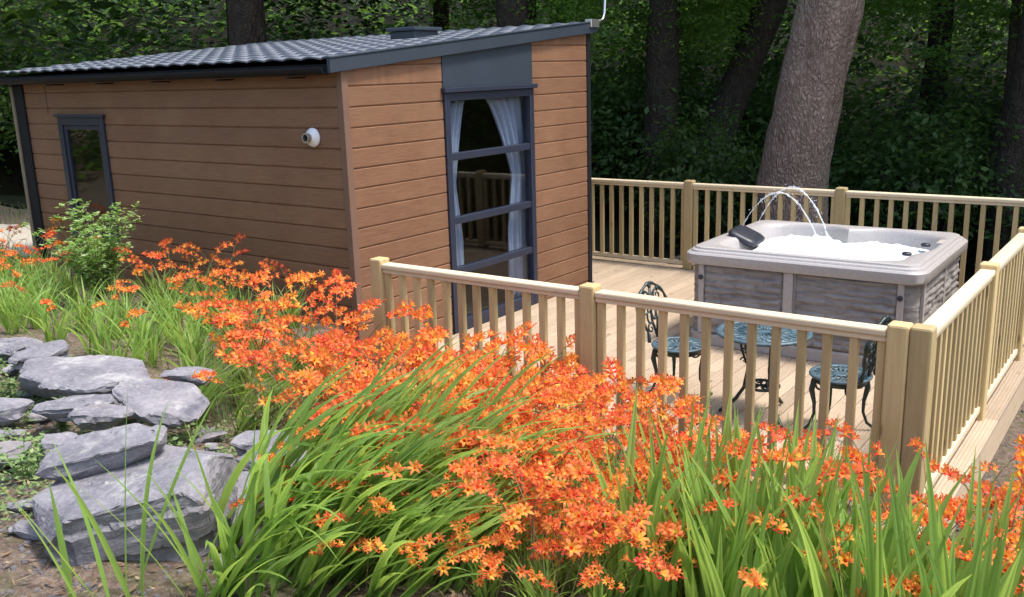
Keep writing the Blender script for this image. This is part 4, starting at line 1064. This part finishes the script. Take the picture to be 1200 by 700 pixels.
def tree(label, pts, rads, mat, crown_c, crown_s, seed, rz=0.0, low=2.0, group='trees of the wood behind the deck'):
    x, y, z = pts[0]; t = thing('woodland_tree', label, 'tree', pts[0], 0, group); b = MB(); r2 = random.Random(seed)
    loc = [(p[0]-x, p[1]-y, p[2]-z) for p in pts]; trunk_mesh(b, loc, rads, seed)
    limbs(b, loc[-1], r2, 5, 2.6, rads[-1]*.45); b.build('trunk', mat, t, smooth=True)
    c = link('crown', CROWN[seed % 3], t); c.location = (crown_c[0]-x, crown_c[1]-y, crown_c[2]-z); c.scale = (crown_s, crown_s, crown_s*.95); c.rotation_euler = (0,0,rz)
    for k in range(2 if low else 0):
        a = rz*3+k*2.4+.6; q = link('low_branch', LOW[(seed+k) % 2], t); q.location = (math.cos(a)*1.0, math.sin(a)*.9, low+.5*k-pts[0][2]); q.rotation_euler = (0,0,a*2)
    return t
def g(x, y, d=.4): return H(x, y, False)-d
tree('big leaning tree with bare pinkish brown trunk just beyond the balustrade', [(1.06,6.2,g(1.06,6.2)),(1.12,6.15,.7),(1.29,6.1,1.73),(1.50,6.05,2.84),(1.72,6.1,4.2),(1.9,6.2,6.0)], [.47,.405,.372,.352,.32,.26], M['bark'], (3.2,8.6,8.6), 1.0, 0, .4, None)
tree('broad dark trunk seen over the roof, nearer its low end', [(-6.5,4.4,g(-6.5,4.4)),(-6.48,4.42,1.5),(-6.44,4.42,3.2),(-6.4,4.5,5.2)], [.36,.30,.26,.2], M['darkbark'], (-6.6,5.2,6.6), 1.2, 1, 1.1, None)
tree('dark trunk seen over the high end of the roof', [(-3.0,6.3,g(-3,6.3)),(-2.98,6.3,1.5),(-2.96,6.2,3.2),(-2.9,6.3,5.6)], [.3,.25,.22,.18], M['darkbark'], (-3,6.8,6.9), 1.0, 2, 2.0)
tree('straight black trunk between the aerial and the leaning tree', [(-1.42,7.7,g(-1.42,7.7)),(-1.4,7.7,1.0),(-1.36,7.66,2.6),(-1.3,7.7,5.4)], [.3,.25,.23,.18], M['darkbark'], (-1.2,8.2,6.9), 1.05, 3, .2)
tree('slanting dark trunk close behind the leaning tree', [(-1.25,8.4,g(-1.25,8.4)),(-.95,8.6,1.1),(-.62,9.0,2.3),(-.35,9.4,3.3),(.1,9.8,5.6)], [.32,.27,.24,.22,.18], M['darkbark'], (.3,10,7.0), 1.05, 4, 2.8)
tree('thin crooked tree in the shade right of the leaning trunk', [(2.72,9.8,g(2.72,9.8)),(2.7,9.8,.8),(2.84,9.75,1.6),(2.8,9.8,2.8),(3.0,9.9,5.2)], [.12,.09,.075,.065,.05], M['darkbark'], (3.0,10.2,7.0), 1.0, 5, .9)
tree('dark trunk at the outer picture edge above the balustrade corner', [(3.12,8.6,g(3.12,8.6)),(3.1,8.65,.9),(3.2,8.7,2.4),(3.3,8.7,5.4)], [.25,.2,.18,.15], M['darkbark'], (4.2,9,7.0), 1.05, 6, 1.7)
0 and tree('', [(-8.9,3.2,g(-8.9,3.2)),(-8.85,3.2,1.5),(-8.8,3.3,3.0),(-8.7,3.4,5.2)], [.22,.18,.15,.12], M['darkbark'], (-9.2,3.9,6.6), 1.0, 7, .3)
for i, (x, y) in enumerate(((-17.2,3.4),(-10.6,7.4),(-5.2,9.6),(1.2,12.6),(5.6,9.6),(-16,1.8),(7.5,12.4),(-2.2,12.4),(-8.4,11),(-6.2,12.2),(-12.4,9.2),(3.6,12.6),(-19.5,4.6),(-20.5,1.2),(-14.4,10.8),(-7.9,13.2))):  # some of these trees added, crowns enlarged, to shade the wood at left
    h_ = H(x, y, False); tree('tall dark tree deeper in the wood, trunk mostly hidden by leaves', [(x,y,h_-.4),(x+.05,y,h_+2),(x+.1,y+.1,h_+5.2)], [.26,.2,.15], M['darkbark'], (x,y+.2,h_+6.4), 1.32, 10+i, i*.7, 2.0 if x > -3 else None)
# understorey bushes
BUSH = [bush_mesh(600+i, 1.25, 420, 15, .095) for i in range(3)]
bs = MB(); r2 = random.Random(71)
for k in range(7):
    a = 2*PI*k/7; bs.tube([(0,0,-.4),(math.cos(a)*.2,math.sin(a)*.2,.5),(math.cos(a)*.55,math.sin(a)*.55,1.3)], [.035,.025,.01], 6)
BST = bs.mesh('stems', M['darkbark'])
bl = [(-9.5,5.6,1.2,0),(-7.6,6.2,1.3,1),(-5.6,6.6,1.3,2),(-4.2,7.4,1.25,0),(-2.2,8.9,1.3,1),(-.4,7.3,.9,2),(.3,10.2,1.35,0),(2.1,8.6,1.1,1),(3.6,10.6,1.4,2),(4.9,8.4,1.2,0),(-11.6,4.6,1.3,1),(-12.8,2.9,1.1,2),
      (-6.6,8.6,1.5,1),(-3.3,10.4,1.5,2),(-.9,11.4,1.5,0),(2.2,11.6,1.5,1),(5.2,11.6,1.5,2),(-9.8,8.4,1.5,0),(-13.5,6.6,1.5,2),(-15.6,3.9,1.4,1),(6.6,9.8,1.4,1)]
for i, (x, y, s, k) in enumerate(bl):
    h_ = H(x, y, False); lab = 'dark leafy bush in the wood beyond the balustrade' if x > -3 else 'dark leafy bush in the wood behind the cabin roof'
    t = thing('woodland_bush', lab, 'bush', (x, y, h_), i*1.3, 'bushes beyond the balustrade' if x > -3 else 'bushes behind the cabin')
    f = link('foliage', BUSH[k], t); f.scale = (s, s, s*(1.0+.12*(i % 3))); link('stems', BST, t).scale = (s, s, s)
# far wood on the slope and round the garden
b = MB(); r2 = random.Random(81)
for i in range(10300):
    sz = 1.0
    if i < 5600: x = -28+40*r2.random(); y = r2.uniform(11.5,17) if x > -9 else r2.uniform(8.5,14)-(-x-9)*.42
    elif i < 8300: x = -34+48*r2.random(); y = r2.uniform(16,30) if x > -9 else r2.uniform(13,24)-(-x-9)*.3; sz = 1.6
    elif i < 8900: x, y = r2.uniform(-14,-9), r2.uniform(-8,-1.5); sz = 1.3
    else:
        a = r2.uniform(R(150), R(262)); d = r2.uniform(19,25); x, y = 2+d*math.cos(a), -2+d*math.sin(a); sz = 2.6
    z = H(x, y, False)+(r2.uniform(-.2,1.2) if i % 3 == 0 else r2.uniform(0,4.6))*(1 if sz < 2 else 1.5)
    if sz < 2 and fbm(x*.42, y*.42, z*.75) < -.14: continue
    for j in range(15):
        off = Vector((r2.gauss(0,.4), r2.gauss(0,.4), r2.gauss(0,.22)))*(.6+.4*sz); nn = Vector((r2.uniform(-.8,.8), r2.uniform(-.8,.8), 1)).normalized(); dd = Vector((r2.uniform(-1,1), r2.uniform(-1,1), r2.uniform(-.6,.2))); dd = (dd-nn*dd.dot(nn)).normalized()
        l_ = r2.uniform(.1,.24)*sz; leaf_face(b, Vector((x,y,z))+off, nn, dd, l_, l_*.5)
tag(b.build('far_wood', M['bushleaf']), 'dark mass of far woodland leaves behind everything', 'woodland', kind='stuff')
